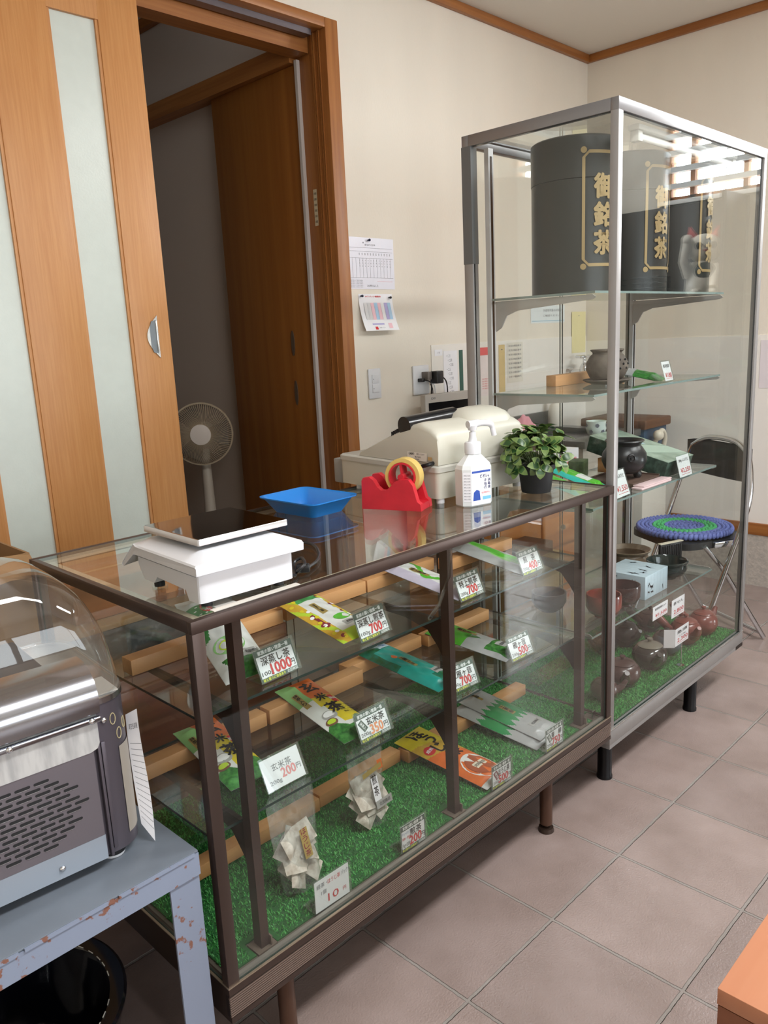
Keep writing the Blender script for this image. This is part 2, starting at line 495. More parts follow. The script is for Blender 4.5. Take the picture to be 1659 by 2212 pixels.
# hall behind
hx = 1.5
h = MB()
h.box(-0.6, -0.5, WY+0.14, 3.5, 0.33, 2.8); h.box(-0.6, 1.75, 3.5, 3.6, 0.33, 2.8)
h.box(hx+0.045, hx+0.14, WY+0.14, 3.5, 0.33, 2.35)
h.box(hx, hx+0.14, WY+0.14, 3.5, 2.35, 2.8)
struct(h.build('wall_hall', HALLM))
struct(MB().box(-0.6, 1.75, WY+0.14, 3.6, 2.8, 2.85).build('ceiling_hall', HALLM))
struct(MB().box(-0.6, 1.75, WY+0.16, 3.6, 0.28, 0.33).build('floor_hall', wood('hall_boards', (120, 84, 52), (96, 64, 38), 'y', 0.4)))
struct(MB().box(hx-0.025, hx+0.044, WY+0.141, 3.5, 2.285, 2.352).build('trim_5', TRIMY))
struct(MB().box(hx-0.03, hx-0.0005, WY+0.141, 3.5, 2.66, 2.70).build('trim_6', TRIMY))
d2 = bpy.data.objects.new('door_2', None); COL.objects.link(d2); struct(d2)
MB().box(hx+0.002, hx+0.03, WY+0.143, 1.945, 0.332, 2.284, bev=0.002).build('door_leaf_panel', DOORB, d2)
hh = MB()
for z in (1.28, 1.08): hh.loft([[(hx-0.001+q, 1.52+0.010*math.cos(2*PI*k/16), z+0.05*math.sin(2*PI*k/16)) for k in range(16)] for q in (0, 0.003)], 0)
hh.build('door_handle', mat('dark_pull', (120, 104, 88), 0.4, 0.6), d2)
# high window in the right wall with wooden mullions and white louvre slats
w1 = bpy.data.objects.new('window_1', None); COL.objects.link(w1); struct(w1)
f = MB()
xx = RX+0.03
f.box(xx, xx+0.04, wy0, wy0+0.03, wz0, wz1); f.box(xx, xx+0.04, wy1-0.03, wy1, wz0, wz1)
f.box(xx, xx+0.04, wy0, wy1, wz0, wz0+0.02); f.box(xx, xx+0.04, wy0, wy1, wz1-0.03, wz1)
for y in (-0.80, -0.55, -0.32): f.box(xx, xx+0.04, y-0.016, y+0.016, wz0, wz1)
f.build('window_frame', TRIMW, w1)
f = MB()
for y in (-0.735, -0.66, -0.48, -0.40): f.box(xx+0.045, xx+0.06, y-0.006, y+0.006, wz0, wz1)
f.build('window_bars', ALU, w1)
f = MB()
for k in range(9): f.box(xx-0.03, xx+0.02, wy0+0.002, wy1-0.002, wz0+0.055+0.076*k, wz0+0.078+0.076*k)
f.build('louvre_slats', mat('white_slat', (228, 232, 232), 0.4), w1)
struct(MB().box(RX-0.03, RX+0.03, wy0-0.02, wy1+0.02, wz0-0.022, wz0-0.001, bev=0.003).build('window_sill', mat('white_sill', (235, 235, 232), 0.4)))
w2 = bpy.data.objects.new('window_2', None); COL.objects.link(w2); struct(w2)
f = MB()
for k in range(5):
    x = fx0 + (fx1-fx0)*k/4
    f.box(x-0.025, x+0.025, -4.3, -4.26, fz0, fz1)
f.box(fx0, fx1, -4.3, -4.26, fz0, fz0+0.05); f.box(fx0, fx1, -4.3, -4.26, fz1-0.05, fz1)
f.build('window_frame', BRONZE, w2)
d3 = bpy.data.objects.new('door_3', None); COL.objects.link(d3); struct(d3)
f = MB()
for y in (ey0+0.03, -2.25, ey1-0.03): f.box(RX+0.05, RX+0.09, y-0.03, y+0.03, 0, ez1)
f.box(RX+0.05, RX+0.09, ey0, ey1, 0, 0.12); f.box(RX+0.05, RX+0.09, ey0, ey1, ez1-0.06, ez1)
f.build('door_frame', BRONZE, d3)
MB().box(RX+0.06, RX+0.08, ey0+0.06, ey1-0.06, 0.84, ez1-0.06).build('added_upper_panel', TRIMW, d3)  # unseen door panel, added to keep glare off the price cards
# dark shelves on the right wall under the window and what stands there (seen mirrored in the case)
DKW = wood('dark_shelf_wood', (62, 50, 42), (46, 36, 30), 'z', 0.5)
dk = thing('shelf_unit', 'dark wooden shelf unit against the wall under the high window', 'shelf', (3.2, -0.91, 0))
b = MB().box(0.12, 0.138, -0.39, 0.39, 0.0, 1.84)
b.build('back_board', DKW, dk)
for y in (-0.39, 0.37): MB().box(-0.13, 0.12, y, y+0.02, 0, 1.84).build('side_panel', DKW, dk)
for z in (0.4, 0.9, 1.385): MB().box(-0.13, 0.12, -0.37, 0.37, z, z+0.02).build('shelf', DKW, dk)
for k, (y, z) in enumerate(((-1.15, 1.4055), (-0.92, 1.4055))):
    o = MB()
    for i in range(5):
        o.tube([(-0.06, -0.07, 0.003+0.025*i), (0.06, -0.07, 0.003+0.025*i), (0.06, 0.07, 0.003+0.025*i), (-0.06, 0.07, 0.003+0.025*i), (-0.06, -0.07, 0.003+0.025*i)], 0.0025, 6)
    for i in range(9):
        a = -0.07+0.14*i/8
        for x in (-0.06, 0.06): o.cyl((x, a, 0.0025), (x, a, 0.105), 0.0018, n=6)
        if i < 8: o.cyl((-0.06, a, 0.003), (0.06, a, 0.003), 0.0018, n=6)
    q = o.build('wire_basket', BLACK, loc=(3.2, y, z))
    tag(q, ['black wire basket on the dark wall shelf, next to the shop front', 'black wire basket on the dark wall shelf, next to the cat figurine'][k], 'basket', 'wire baskets on the dark shelf')
cat = thing('cat_figurine', 'white beckoning cat figurine with red ears and dark bib on the wall shelf', 'figurine', (3.15, -0.640, 1.4055), -PI/2-0.5)
cat.scale = (1.25, 1.25, 1.25)
CATW = mat('cat_white', (232, 226, 212), 0.3)
o = MB().lathe([(0, 0), (0.05, 0), (0.062, 0.02), (0.06, 0.06), (0.05, 0.10), (0.042, 0.12), (0.0, 0.125)], n=24)
o.sphere((0, -0.01, 0.165), 0.062, 0.05, 0.052, 20, 12)
o.tube([(0.05, -0.02, 0.07), (0.07, -0.04, 0.12), (0.062, -0.045, 0.19)], [0.02, 0.018, 0.017], 12)
o.tube([(-0.045, -0.03, 0.10), (-0.035, -0.055, 0.06), (-0.03, -0.06, 0.03)], [0.018, 0.017, 0.016], 12)
o.sphere((0.062, -0.048, 0.195), 0.019); o.sphere((-0.03, -0.05, 0.012), 0.02, 0.024, 0.012); o.sphere((0.03, -0.05, 0.012), 0.02, 0.024, 0.012)
o.build('body', CATW, cat)
for sx in (-1, 1):
    MB().cyl((sx*0.038, 0, 0.20), (sx*0.05, 0, 0.245), 0.022, 0.002, 10).build('ear', mat('cat_red', (190, 50, 44), 0.4), cat)
    MB().sphere((sx*0.024, -0.055, 0.172), 0.011, 0.006, 0.013).build('eye', INK, cat)
MB().sphere((0, -0.05, 0.085), 0.036, 0.018, 0.03).build('bib', mat('cat_bib', (42, 52, 46), 0.5), cat)
MB().sphere((0, -0.06, 0.155), 0.006, 0.004, 0.004).build('nose', mat('cat_red', (190, 50, 44), 0.4), cat)
# ------------------------------------------------------------------ long glass showcase counter
SX, SY, SR = -0.03226, -0.05445, -0.00908
SL, SD, SH = 1.245, 0.593, 0.8897
ZB, ZLO = 0.2518, 0.184
def S(x, y, z=0.0):
    c, s = math.cos(SR), math.sin(SR)
    return (SX + x*c - y*s, SY + x*s + y*c, z)
sc = thing('showcase_counter', 'low glass showcase counter with dark bronze frame and ribbed base, full of tea packets', 'showcase', (SX, SY, 0), SR)
pw = 0.023
for x, y in ((0, 0), (SL-pw, 0), (0, SD-0.02), (SL-pw, SD-0.02)):
    MB().box(x+0.0005, x+pw-0.0005, y+0.0005, y+0.0195, ZB, SH-0.02, bev=0.0012).build('post', BRONZE, sc)
r = MB()
r.box(0, SL, 0, 0.012, SH-0.0205, SH, bev=0.0012); r.box(0, SL, SD-0.012, SD, SH-0.0205, SH, bev=0.0012)
r.box(0, 0.012, 0.012, SD-0.012, SH-0.0205, SH, bev=0.0012); r.box(SL-0.012, SL, 0.012, SD-0.012, SH-0.0205, SH, bev=0.0012)
r.build('top_rail', BRONZE, sc)
r = MB()
for a in ((0.0125, SL-0.0125, 0.0125, 0.034), (0.0125, SL-0.0125, SD-0.034, SD-0.0125), (0.0125, 0.034, 0.034, SD-0.034), (SL-0.034, SL-0.0125, 0.034, SD-0.034)):
    r.box(*a, SH-0.0125, SH-0.0075)
r.build('glazing_ledge', BONE, sc)
MB().pane(0.0125, SL-0.0125, 0.0125, SD-0.0125, SH-0.007, SH-0.001).build('top_pane', [TOPG, EDGEG], sc)
MB().pane(0.024, SL-0.024, 0.004, 0.008, ZB, SH-0.021).build('front_pane', [GLASS, EDGEG], sc)
MB().pane(0.004, 0.008, 0.021, SD-0.021, ZB, SH-0.021).build('side_pane', [GLASS, EDGEG], sc)
MB().pane(SL-0.008, SL-0.004, 0.021, SD-0.021, ZB, SH-0.021).build('side_pane', [GLASS, EDGEG], sc)
MB().pane(0.024, 0.64, SD-0.012, SD-0.008, ZB, SH-0.021).build('sliding_pane', [GLASS, EDGEG], sc)
MB().pane(0.61, SL-0.024, SD-0.019, SD-0.015, ZB, SH-0.021).build('sliding_pane', [GLASS, EDGEG], sc)
# ribbed skirt
k = MB()
k.box(0, SL, 0.0, 0.012, ZB-0.016, ZB-0.0012); k.box(0, SL, 0.0, 0.012, ZLO, ZLO+0.010)
k.box(0, SL, 0.0035, 0.012, ZLO+0.010, ZB-0.016, 2)
n = 9
for i in range(n):
    z0 = ZLO+0.0115 + (ZB-0.016-ZLO-0.013)*i/n
    k.box(0, SL, 0.0003, 0.0035, z0, z0+0.0024, 1)
k.box(0, 0.012, 0.012, SD, ZLO, ZB-0.001); k.box(SL-0.012, SL, 0.012, SD, ZLO, ZB-0.001); k.box(0.012, SL-0.012, SD-0.012, SD, ZLO, ZB-0.001)
k.build('skirt', [BRONZE, mat('lit_rib', (140, 122, 112), 0.32, 0.5), BRONZED], sc)  # ribs brightened and gaps darkened to paint their highlights and shade
MB().box(-0.001, SL+0.001, -0.001, 0.003, ZB-0.0012, ZB+0.0008).box(-0.001, 0.003, 0.003, SD, ZB-0.0012, ZB+0.0008).build('skirt_edge', mat('pale_edge', (176, 160, 140), 0.3, 0.7), sc)  # paler metal lip along the top of the skirt
MB().box(0.0125, SL-0.0125, 0.0125, SD-0.0125, ZB-0.02, ZB-0.002).build('bottom_board', mat('taupe_board', (112, 102, 92), 0.5, 0.1), sc)
MB().box(0.024, SL-0.024, 0.0085, 0.016, ZB-0.002, ZB+0.005).build('sill_channel', mat('dusty_channel', (150, 146, 138), 0.45, 0.4), sc)
for x, y in ((0.15, 0.055), (1.012, 0.055), (0.15, SD-0.07), (1.012, SD-0.07)):
    lg = MB().cyl((x, y, 0.022), (x, y, ZLO+0.05), 0.0165, n=20).build('leg', mat('brown_leg', (82, 56, 42), 0.4, 0.3), sc)
    MB().lathe([(0.006, 0.03), (0.006, 0.012), (0.019, 0.011), (0.021, 0.0), (0, 0)], (x, y, 0.0003), 20).build('levelling_foot', mat('brown_foot', (60, 46, 38), 0.4, 0.4), lg)
# inner uprights with arched brackets under the two shelves
for x in (0.09, 0.618, 1.140):
    u = MB().box(x, x+0.017, 0.030, 0.052, ZB, SH-0.0205).build('upright', BRONZE, sc)
    for z in (0.7, 0.488):
        poly = [(0.052, z-0.0005), (0.36, z-0.0005), (0.36, z-0.012), (0.16, z-0.017), (0.095, z-0.032), (0.068, z-0.062), (0.052, z-0.085)]
        MB().prism(poly, x+0.004, x+0.013, 'x').build('bracket', BRONZED, u)
    MB().box(x-0.012, x+0.029, 0.022, 0.056, ZB-0.0018, ZB+0.002).box(x+0.017, x+0.02, 0.024, 0.045, ZB, ZB+0.02).build('foot_plate', mat('taupe_plate', (124, 112, 100), 0.45, 0.3), u)
for z in (0.7, 0.488):
    MB().pane(0.03, 1.195, 0.06, 0.40, z, z+0.005).build('shelf', [SHELFG, EDGEG], sc)
MB().tube([(0.628, 0.028, 0.855), (0.622, 0.03, 0.80), (0.606, 0.045, 0.74), (0.592, 0.062, 0.708)], 0.004, 8).build('clear_hook', glass('hook_plastic', (0.8, 0.82, 0.8), 0.12), sc)
MB().box(SL-0.045, SL-0.03, 0.03, 0.032, ZB-0.0018, ZB+0.02).build('catch', CHROME, sc)

def turf(name, x0, x1, y0, y1, n, T, label, seed, holes=()):
    rd = random.Random(seed)
    vs, fs, ms = [], [], []
    cuts = sorted(holes)
    ycut = max((h[3] for h in holes), default=y0)
    rects = [(x0, x1, ycut, y1)]
    xs = x0
    for h in cuts:
        rects.append((xs, h[0], y0, ycut)); xs = h[1]
    if cuts: rects.append((xs, x1, y0, ycut))
    for a0, a1, c0, c1 in rects:
        o = len(vs)
        b = [(a0, c0), (a1, c0), (a1, c1), (a0, c1)]
        vs += [T(*p, 0.0004) for p in b] + [T(*p, 0.003) for p in b]
        fs += [tuple(o+i for i in q) for q in ((0, 3, 2, 1), (4, 5, 6, 7), (0, 1, 5, 4), (1, 2, 6, 5), (2, 3, 7, 6), (3, 0, 4, 7))]
        ms += [1]*6
    for _ in range(n):
        x, y = rd.uniform(x0, x1), rd.uniform(y0, y1)
        if any(a-0.008 <= x <= c+0.008 and e <= y <= g+0.008 for a, c, e, g in holes): continue
        t, h, w = rd.uniform(0, 2*PI), rd.uniform(0.005, 0.0095), rd.uniform(0.0009, 0.0016)
        dx, dy = math.cos(t)*w, math.sin(t)*w
        l = rd.uniform(0.002, 0.006)
        lx, ly = -math.sin(t)*l*rd.choice((-1, 1)), math.cos(t)*l
        o = len(vs)
        vs += [T(x-dx, y-dy, 0.002), T(x+dx, y+dy, 0.002), T(x+lx*0.5+dx*0.8, y+ly*0.5+dy*0.8, h*0.65), T(x+lx*1.2, y+ly*1.2, h)]
        fs += [(o, o+1, o+2, o+3)]
        ms.append(0)
    m = MB(); m.v, m.f, m.m, m.sm = vs, fs, ms, [False]*len(fs)
    return tag(m.build(name, [TURF1, TURFB]), label, 'artificial turf', kind='stuff')
# turf is cut round the upright feet
tz = ZB-0.002
foot = [(x-0.014, x+0.031, 0.0, 0.062) for x in (0.09, 0.618, 1.140)] + [(1.192, 1.225, 0.0, 0.062)]
turf('artificial_turf', 0.020, 1.225, 0.026, 0.555, 52000, lambda x, y, z: S(x, y, tz+z), 'green artificial turf lining the bottom of the showcase counter', 3, foot)
TZ = tz+0.007
# ------------------------------------------------------------------ wooden bars the packets lean on
def bar(x0, x1, y, z, label, rz=0.0, d=0.035, h=0.030, T=S, group='wooden bars in the showcase', base=SR):
    L = x1-x0
    o = MB().box(0, L, 0, d, 0, h, bev=0.0015).build('wooden_bar', PINE, loc=T(x0, y, z), rot=(0, 0, base+rz))
    return tag(o, label, 'wooden bar', group)
Z1, Z2 = 0.7054, 0.4934
bar(0.045, 0.395, 0.300, Z1, 'knotty wooden bar on the upper shelf, first from the scale end')
bar(0.405, 0.640, 0.300, Z1, 'short wooden bar on the upper shelf behind the flowered tea packet')
bar(0.643, 0.880, 0.298, Z1, 'wooden bar on the upper shelf behind the white and lavender packet')
bar(0.885, 1.155, 0.255, Z1, 'wooden bar on the upper shelf at the tall cabinet end')
bar(0.040, 0.330, 0.298, Z2, 'wooden bar on the middle shelf nearest the grey machine')
bar(0.335, 0.610, 0.294, Z2, 'wooden bar on the middle shelf behind the orange roasted rice tea packet', h=0.034)
bar(0.600, 0.860, 0.334, Z2, 'wooden bar on the middle shelf behind the teal packet')
bar(0.868, 1.128, 0.318, Z2, 'wooden bar on the middle shelf behind the bright green packet')
bar(0.060, 0.430, 0.265, TZ, 'wooden bar lying on the turf behind the clear tea bag pouches')
bar(0.436, 0.700, 0.272, TZ, 'wooden bar on the turf touching the yellow and orange packet')
bar(0.705, 1.205, 0.250, TZ, 'longest wooden bar on the turf behind the white and green packet')

# ------------------------------------------------------------------ tea packets
class Packet:
    """foil packet: pillow with sealed ends, its print laid on the upper skin"""
    def __init__(s, name, label, x, y, z, w, L, tilt, rz, th, mats, design, T=S, base=SR, group='tea packets', seed=1):
        s.root = tag(bpy.data.objects.new(name, None), label, 'tea packet', group)
        COL.objects.link(s.root)
        s.root.location = T(x, y, z)
        s.root.rotation_euler = (tilt, 0, base+rz)
        s.w, s.L, s.th = w, L, th
        s.rd = [random.Random(seed*31+k).uniform(-1, 1) for k in range(8)]
        b = MB()
        b.grid(lambda u, v: s.at(u, v), 44, 90, design)
        b.grid(lambda u, v: (lambda p: (p[0], p[1], s.low(u, v)))(s.at(1-u, v)), 8, 16, len(mats)-1)
        s.body = b.build('pouch', mats, s.root)
        s.pr = MB()
    def low(s, u, v):
        return 0.0006
    def top(s, u, v):
        e = max(0.0, 1-abs(2*u-1)**3)*max(0.0, min(1, v/0.10))*max(0.0, min(1, (1-v)/0.10))
        r = s.rd
        wr = 0.10*(math.sin(u*19+v*7*r[0]+r[1]*3)*math.sin(v*23+r[2]*5))
        return 0.0016 + s.th*e*(0.9+wr)
    def at(s, u, v):
        return ((u-0.5)*s.w, v*s.L, s.top(u, v))
    def onto(s, dz=0.0006):
        return lambda x, y: ((x-0.5)*s.w, y*s.L, s.top(min(max(x, 0), 1), min(max(y, 0), 1))+dz)
    def text(s, body, u, v, h, mi, w=None, bold=0.02, rot=0.0, vertical=False, dz=0.0008):
        m = s.onto(dz)
        f = lambda x, y: m(x/s.w, y/s.L)
        if vertical:
            for i, ch in enumerate(body):
                s.pr.text(ch, u*s.w, v*s.L - i*h*1.12, h, f, mi, w=h*0.95, bold=bold)
        else:
            s.pr.text(body, u*s.w, v*s.L, h, f, mi, w=w, bold=bold, rot=rot)
    def patch(s, u0, u1, v0, v1, mi, dz=0.0005):
        m = s.onto(dz)
        s.pr.grid(lambda a, b: m(u0+(u1-u0)*a, v0+(v1-v0)*b), 6, 6, mi)
    def disc(s, u, v, r, mi, dz=0.0006, n=24, ry=None):
        m = s.onto(dz)
        ry = ry or r
        pts = [m(u+r*math.cos(2*PI*k/n)/s.w, v+ry*math.sin(2*PI*k/n)/s.L) for k in range(n)]
        s.pr.add([m(u, v)]+pts, [(0, 1+k, 1+(k+1) % n) for k in range(n)], mi)
    def done(s, mats):
        s.pr.build('printed_pattern', mats, s.root)
SILV = mat('silver_foil', (196, 198, 198), 0.3, 0.35, bump=0.3, bscale=120)
WHF = mat('white_foil', (224, 226, 222), 0.32, 0.05, bump=0.2, bscale=110)
GRF = mat('tea_leaf_print', (70, 140, 62), 0.4, rgb2=(34, 92, 40), vscale=110, bump=0.15, bscale=150)
GRL = mat('light_green_print', (150, 205, 130), 0.38, var=0.15, vscale=30)
GRB = mat('bright_green_print', (92, 186, 58), 0.35, var=0.15, vscale=60)
GRM = mat('mid_green_print', (76, 150, 84), 0.38, rgb2=(58, 126, 66), vscale=40)
LIME = mat('lime_print', (186, 214, 62), 0.38)
OCH = mat('ochre_print', (214, 172, 62), 0.38, var=0.15, vscale=50)
ORP = mat('orange_print', (222, 112, 48), 0.36, var=0.18, vscale=40)
YEL = mat('yellow_print', (226, 206, 50), 0.38, var=0.12, vscale=40)
TEAL = mat('teal_print', (36, 160, 148), 0.3, var=0.12, vscale=40, spec=0.6)
TEALD = mat('teal_leaf_print', (24, 116, 96), 0.35, rgb2=(34, 92, 48), vscale=90)
MAUV = mat('lavender_print', (196, 190, 208), 0.38)
GOLD = mat('gold_label', (178, 156, 92), 0.35, 0.3)
MARO = mat('maroon_print', (130, 48, 58), 0.45)
TEAC = mat('tea_liquor_print', (164, 84, 52), 0.35)
BROWNP = mat('brown_print', (120, 84, 66), 0.45)
GREYL = mat('grey_label', (168, 168, 164), 0.5)
R12 = math.radians

# deep steamed tea, green and white, standing thick at the near end
p = Packet('tea_packet', 'green and white tea packet with red round seal behind the 1000 yen card', 0.175, 0.118, Z1+0.004, 0.098, 0.20, R12(33), R12(-4), 0.022, [WHF, GRM, GRF, GRL, WHF],
    lambda u, v: 2 if v < 0.20 and u > 0.3-v else (0 if v < 0.42 + 0.25*u else (0 if (u-0.55)**2 + ((v-0.42)*1.6)**2 < 0.16 else (1 if v < 0.86 else 0))), seed=2)
p.disc(0.42, 0.80, 0.012, 2); p.text('上', 0.42, 0.80, 0.013, 3)
p.disc(0.40, 0.33, 0.030, 4, ry=0.02); p.disc(0.40, 0.33, 0.020, 5, dz=0.0009, ry=0.012)
p.patch(0.50, 0.95, 0.16, 0.24, 6); p.text('北田商店', 0.72, 0.2, 0.007, 1, dz=0.0012)
p.patch(0.56, 0.68, 0.52, 0.76, 7); p.text('茶の香', 0.62, 0.72, 0.011, 1, vertical=True, dz=0.0012)
for i in range(14):
    rr = random.Random(i); p.patch(*(lambda a, b: (a, a+0.05, b, b+0.008))(0.1+0.5*rr.random(), 0.52+0.32*rr.random()), 3)
p.done([GRM, INK, RED, WINK, GRL, LIME, GREYL, GOLD])
# flowered deep steamed sencha
def d2f(u, v):
    if u < 0.24: return 3 if (int(v*9+u*8) % 3) else 1
    if u > 0.86: return 3 if (int(v*8) % 3) else 1
    if v > 0.80: return 2
    if v < 0.14: return 1
    return 0
p = Packet('tea_packet', 'ochre and green flowered tea packet behind the 700 yen card on the upper shelf', 0.436, 0.104, Z1+0.002, 0.100, 0.205, R12(12), R12(2), 0.010, [WHF, LIME, GRM, OCH, SILV], d2f, seed=3)
for i in range(26):
    rr = random.Random(i+40)
    u = rr.choice((0.04+0.2*rr.random(), 0.84+0.12*rr.random(), 0.1+0.8*rr.random()*0.3)); v = rr.random()*0.9+0.05
    p.disc(u, v, 0.0045, rr.choice((0, 0, 1, 4)))
p.patch(0.13, 0.20, 0.28, 0.55, 4)
p.patch(0.40, 0.56, 0.50, 0.72, 2); p.text('深蒸し茶', 0.48, 0.68, 0.008, 3, vertical=True, dz=0.0011)
p.disc(0.66, 0.36, 0.022, 5, ry=0.012); p.patch(0.50, 0.9, 0.20, 0.28, 6); p.text('北田商店', 0.7, 0.24, 0.007, 3, dz=0.0011)
p.done([WINK, YEL, GOLD, INK, MARO, GRB, GREYL])
# special sencha, white and lavender
p = Packet('tea_packet', 'white and lavender tea packet with green leaf swirl beside the middle upright', 0.762, 0.093, Z1+0.002, 0.088, 0.21, R12(11), R12(7), 0.012, [WHF, MAUV, GRB, SILV],
    lambda u, v: 2 if abs(u-0.62-0.25*math.sin(v*9)) < 0.10 and 0.3 < v < 0.9 else (1 if (u < 0.3 or v < 0.15) else 0), seed=4)
p.patch(0.38, 0.52, 0.52, 0.78, 0); p.text('特上煎茶', 0.45, 0.74, 0.010, 1, vertical=True, dz=0.0011)
p.patch(0.45, 0.95, 0.20, 0.28, 2); p.text('北田商店', 0.7, 0.24, 0.007, 1, dz=0.0011)
p.done([GOLD, INK, GREYL])
# plain sencha
p = Packet('tea_packet', 'silver tea packet with soft green band behind the 400 yen card', 1.004, 0.093, Z1+0.002, 0.095, 0.20, R12(12.5), R12(10), 0.012, [SILV, GRB, GRL, SILV],
    lambda u, v: 1 if 0.52 < u+0.12*math.sin(v*4) < 0.85 else (2 if 0.40 < u+0.1*math.sin(v*5) < 0.52 else 0), seed=5)

# roasted rice tea (two alike)
def d5(u, v):
    if v < 0.20 + 0.06*math.sin(u*9): return 1
    if u < 0.38: return 4 if v > 0.62 else 0
    if v > 0.66: return 2
    if v > 0.20: return 3 if u > 0.45 or v > 0.5 else 0
    return 0
def genmai(label, x, y, rz, seed, L=0.235):
    p = Packet('tea_packet', label, x, y, Z2+0.002, 0.094, L, R12(10), rz, 0.011, [WHF, GRF, ORP, YEL, GRL, SILV], d5, seed=seed)
    for i, (ch, h) in enumerate((('玄', 0.036), ('米', 0.026), ('茶', 0.036))):
        p.text(ch, 0.64, 0.82-0.19*i, h, 0, bold=0.035)
    p.patch(0.78, 0.94, 0.50, 0.64, 1); p.text('風味', 0.86, 0.57, 0.010, 2, dz=0.0012)
    p.patch(0.10, 0.24, 0.56, 0.80, 3); p.text('抹茶入り', 0.17, 0.775, 0.010, 0, vertical=True, dz=0.0012)
    p.disc(0.34, 0.36, 0.018, 4, ry=0.014); p.disc(0.34, 0.37, 0.014, 2, dz=0.0009, ry=0.009); p.disc(0.22, 0.27, 0.014, 5, ry=0.011); p.disc(0.22, 0.275, 0.010, 6, dz=0.0009, ry=0.007)
    for k in range(4): p.text('香ばしい風味', 0.86+0.03*(k % 2), 0.44-0.04*k, 0.006, 0, dz=0.0009)
    p.done([INK, RED, WINK, GOLD, GREYL, BROWNP, LIME])
genmai('orange and yellow roasted rice tea packet with black brush lettering, behind the 350 yen card', 0.425, 0.108, R12(-2), 6)
genmai('orange and yellow roasted rice tea packet half hidden by the corner post', 0.176, 0.140, R12(-3), 8, 0.215)
# teal
p = Packet('tea_packet', 'teal foil tea packet on the middle shelf with pale sticker on top', 0.722, 0.122, Z2+0.002, 0.094, 0.24, R12(9), R12(6), 0.014, [TEAL, TEALD, SILV],
    lambda u, v: 1 if (v > 0.86 or (v < 0.20 and u > 0.4) or (u < 0.18 and v > 0.5)) else 0, seed=9)
p.patch(0.42, 0.54, 0.40, 0.62, 1); p.text('上雁が音', 0.48, 0.59, 0.010, 2, vertical=True, dz=0.0012)
p.disc(0.40, 0.66, 0.008, 3); p.patch(0.55, 0.98, 0.17, 0.27, 4); p.text('北田商店', 0.76, 0.22, 0.008, 2, dz=0.0012)
p.patch(0.45, 0.98, 0.86, 0.97, 5); p.text('茶', 0.7, 0.915, 0.016, 6, dz=0.0012)
p.done([TEAL, GOLD, INK, ORP, GREYL, mat('sky_label', (190, 214, 226), 0.4), mat('blue_ink', (60, 110, 170), 0.5)])
# bright green and silver
def d8(u, v):
    if v < 0.30: return 1 if u > 0.15 else 2
    if v < 0.55: return 2
    return 0
p = Packet('tea_packet', 'bright green and silver tea packet with leaf print behind the 500 yen card', 0.955, 0.108, Z2+0.002, 0.098, 0.235, R12(8), R12(10), 0.012, [GRB, GRF, SILV, SILV], d8, seed=10)
p.patch(0.60, 0.74, 0.50, 0.74, 1); p.text('雁が音', 0.67, 0.71, 0.012, 2, vertical=True, dz=0.0012)
m8 = p.onto(0.0009)
for i in range(9):
    a = -0.5+0.13*i
    p.pr.add([m8(0.55, 0.42), m8(0.55+0.32*math.sin(a)-0.01, 0.42+0.16*math.cos(a)), m8(0.55+0.40*math.sin(a), 0.42+0.2*math.cos(a)), m8(0.56, 0.425)], [(0, 1, 2, 3)], 3)
p.patch(0.52, 0.96, 0.13, 0.25, 4); p.text('北田商店', 0.74, 0.19, 0.009, 2, dz=0.0012)
p.done([GRB, GOLD, INK, GRF, GREYL])
# roasted green tea, yellow to orange
p = Packet('tea_packet', 'large yellow and orange roasted tea packet with a tea bowl picture on the turf', 0.782, 0.032, TZ+0.003, 0.105, 0.275, R12(7), R12(5), 0.012, [ORP, YEL, OCH, WHF, SILV],
    lambda u, v: 1 if v > 0.80-0.15*u else (2 if v > 0.62-0.15*u else (3 if v < 0.06 else 0)), seed=11)
for i, ch in enumerate('ほうじ茶'): p.text(ch, 0.60 if i % 2 else 0.48, 0.90-0.135*i, 0.036, 0, bold=0.04)
p.disc(0.22, 0.66, 0.015, 1); p.text('焙煎', 0.22, 0.66, 0.010, 2, dz=0.0012)
p.disc(0.58, 0.22, 0.044, 3, ry=0.048); p.disc(0.58, 0.22, 0.035, 4, dz=0.0009, ry=0.038)
p.patch(0.40, 0.78, 0.19, 0.26, 5, 0.0012); p.text('北田商店', 0.59, 0.225, 0.009, 0, dz=0.0015)
p.done([INK, RED, WINK, WHF, TEAC, mat('cream_label', (222, 212, 190), 0.5)])
# white with green zigzag
def d10(u, v):
    tri = abs(((u*5) % 1)-0.5)*2
    if 0.30+0.09*tri < v < 0.72-0.09*tri: return 1
    return 0
def willow(label, x, y, z, rz, seed, pr):
    p = Packet('tea_packet', label, x, y, z, 0.100, 0.255, R12(8.5), rz, 0.010, [SILV, mat('willow_green', (40, 140, 78), 0.36), WHF], d10, seed=seed)
    if pr:
        p.patch(0.44, 0.60, 0.42, 0.60, 0); p.text('上青柳', 0.52, 0.575, 0.013, 1, vertical=True, dz=0.0012)
        p.patch(0.42, 0.52, 0.80, 0.96, 0); p.text('青柳', 0.47, 0.93, 0.012, 1, vertical=True, dz=0.0012)
        p.patch(0.30, 0.80, 0.15, 0.22, 2); p.text('北田商店', 0.55, 0.185, 0.008, 1, dz=0.0012)
    p.done([GOLD, INK, GREYL]) if p.pr.v else None
willow('silver packet with green zigzag band lying on top of its twin on the turf', 1.030, 0.055, TZ+0.014, R12(5), 12, True)
willow('silver and green packet underneath, mostly covered by its twin', 1.004, 0.050, TZ+0.001, R12(7), 13, False)

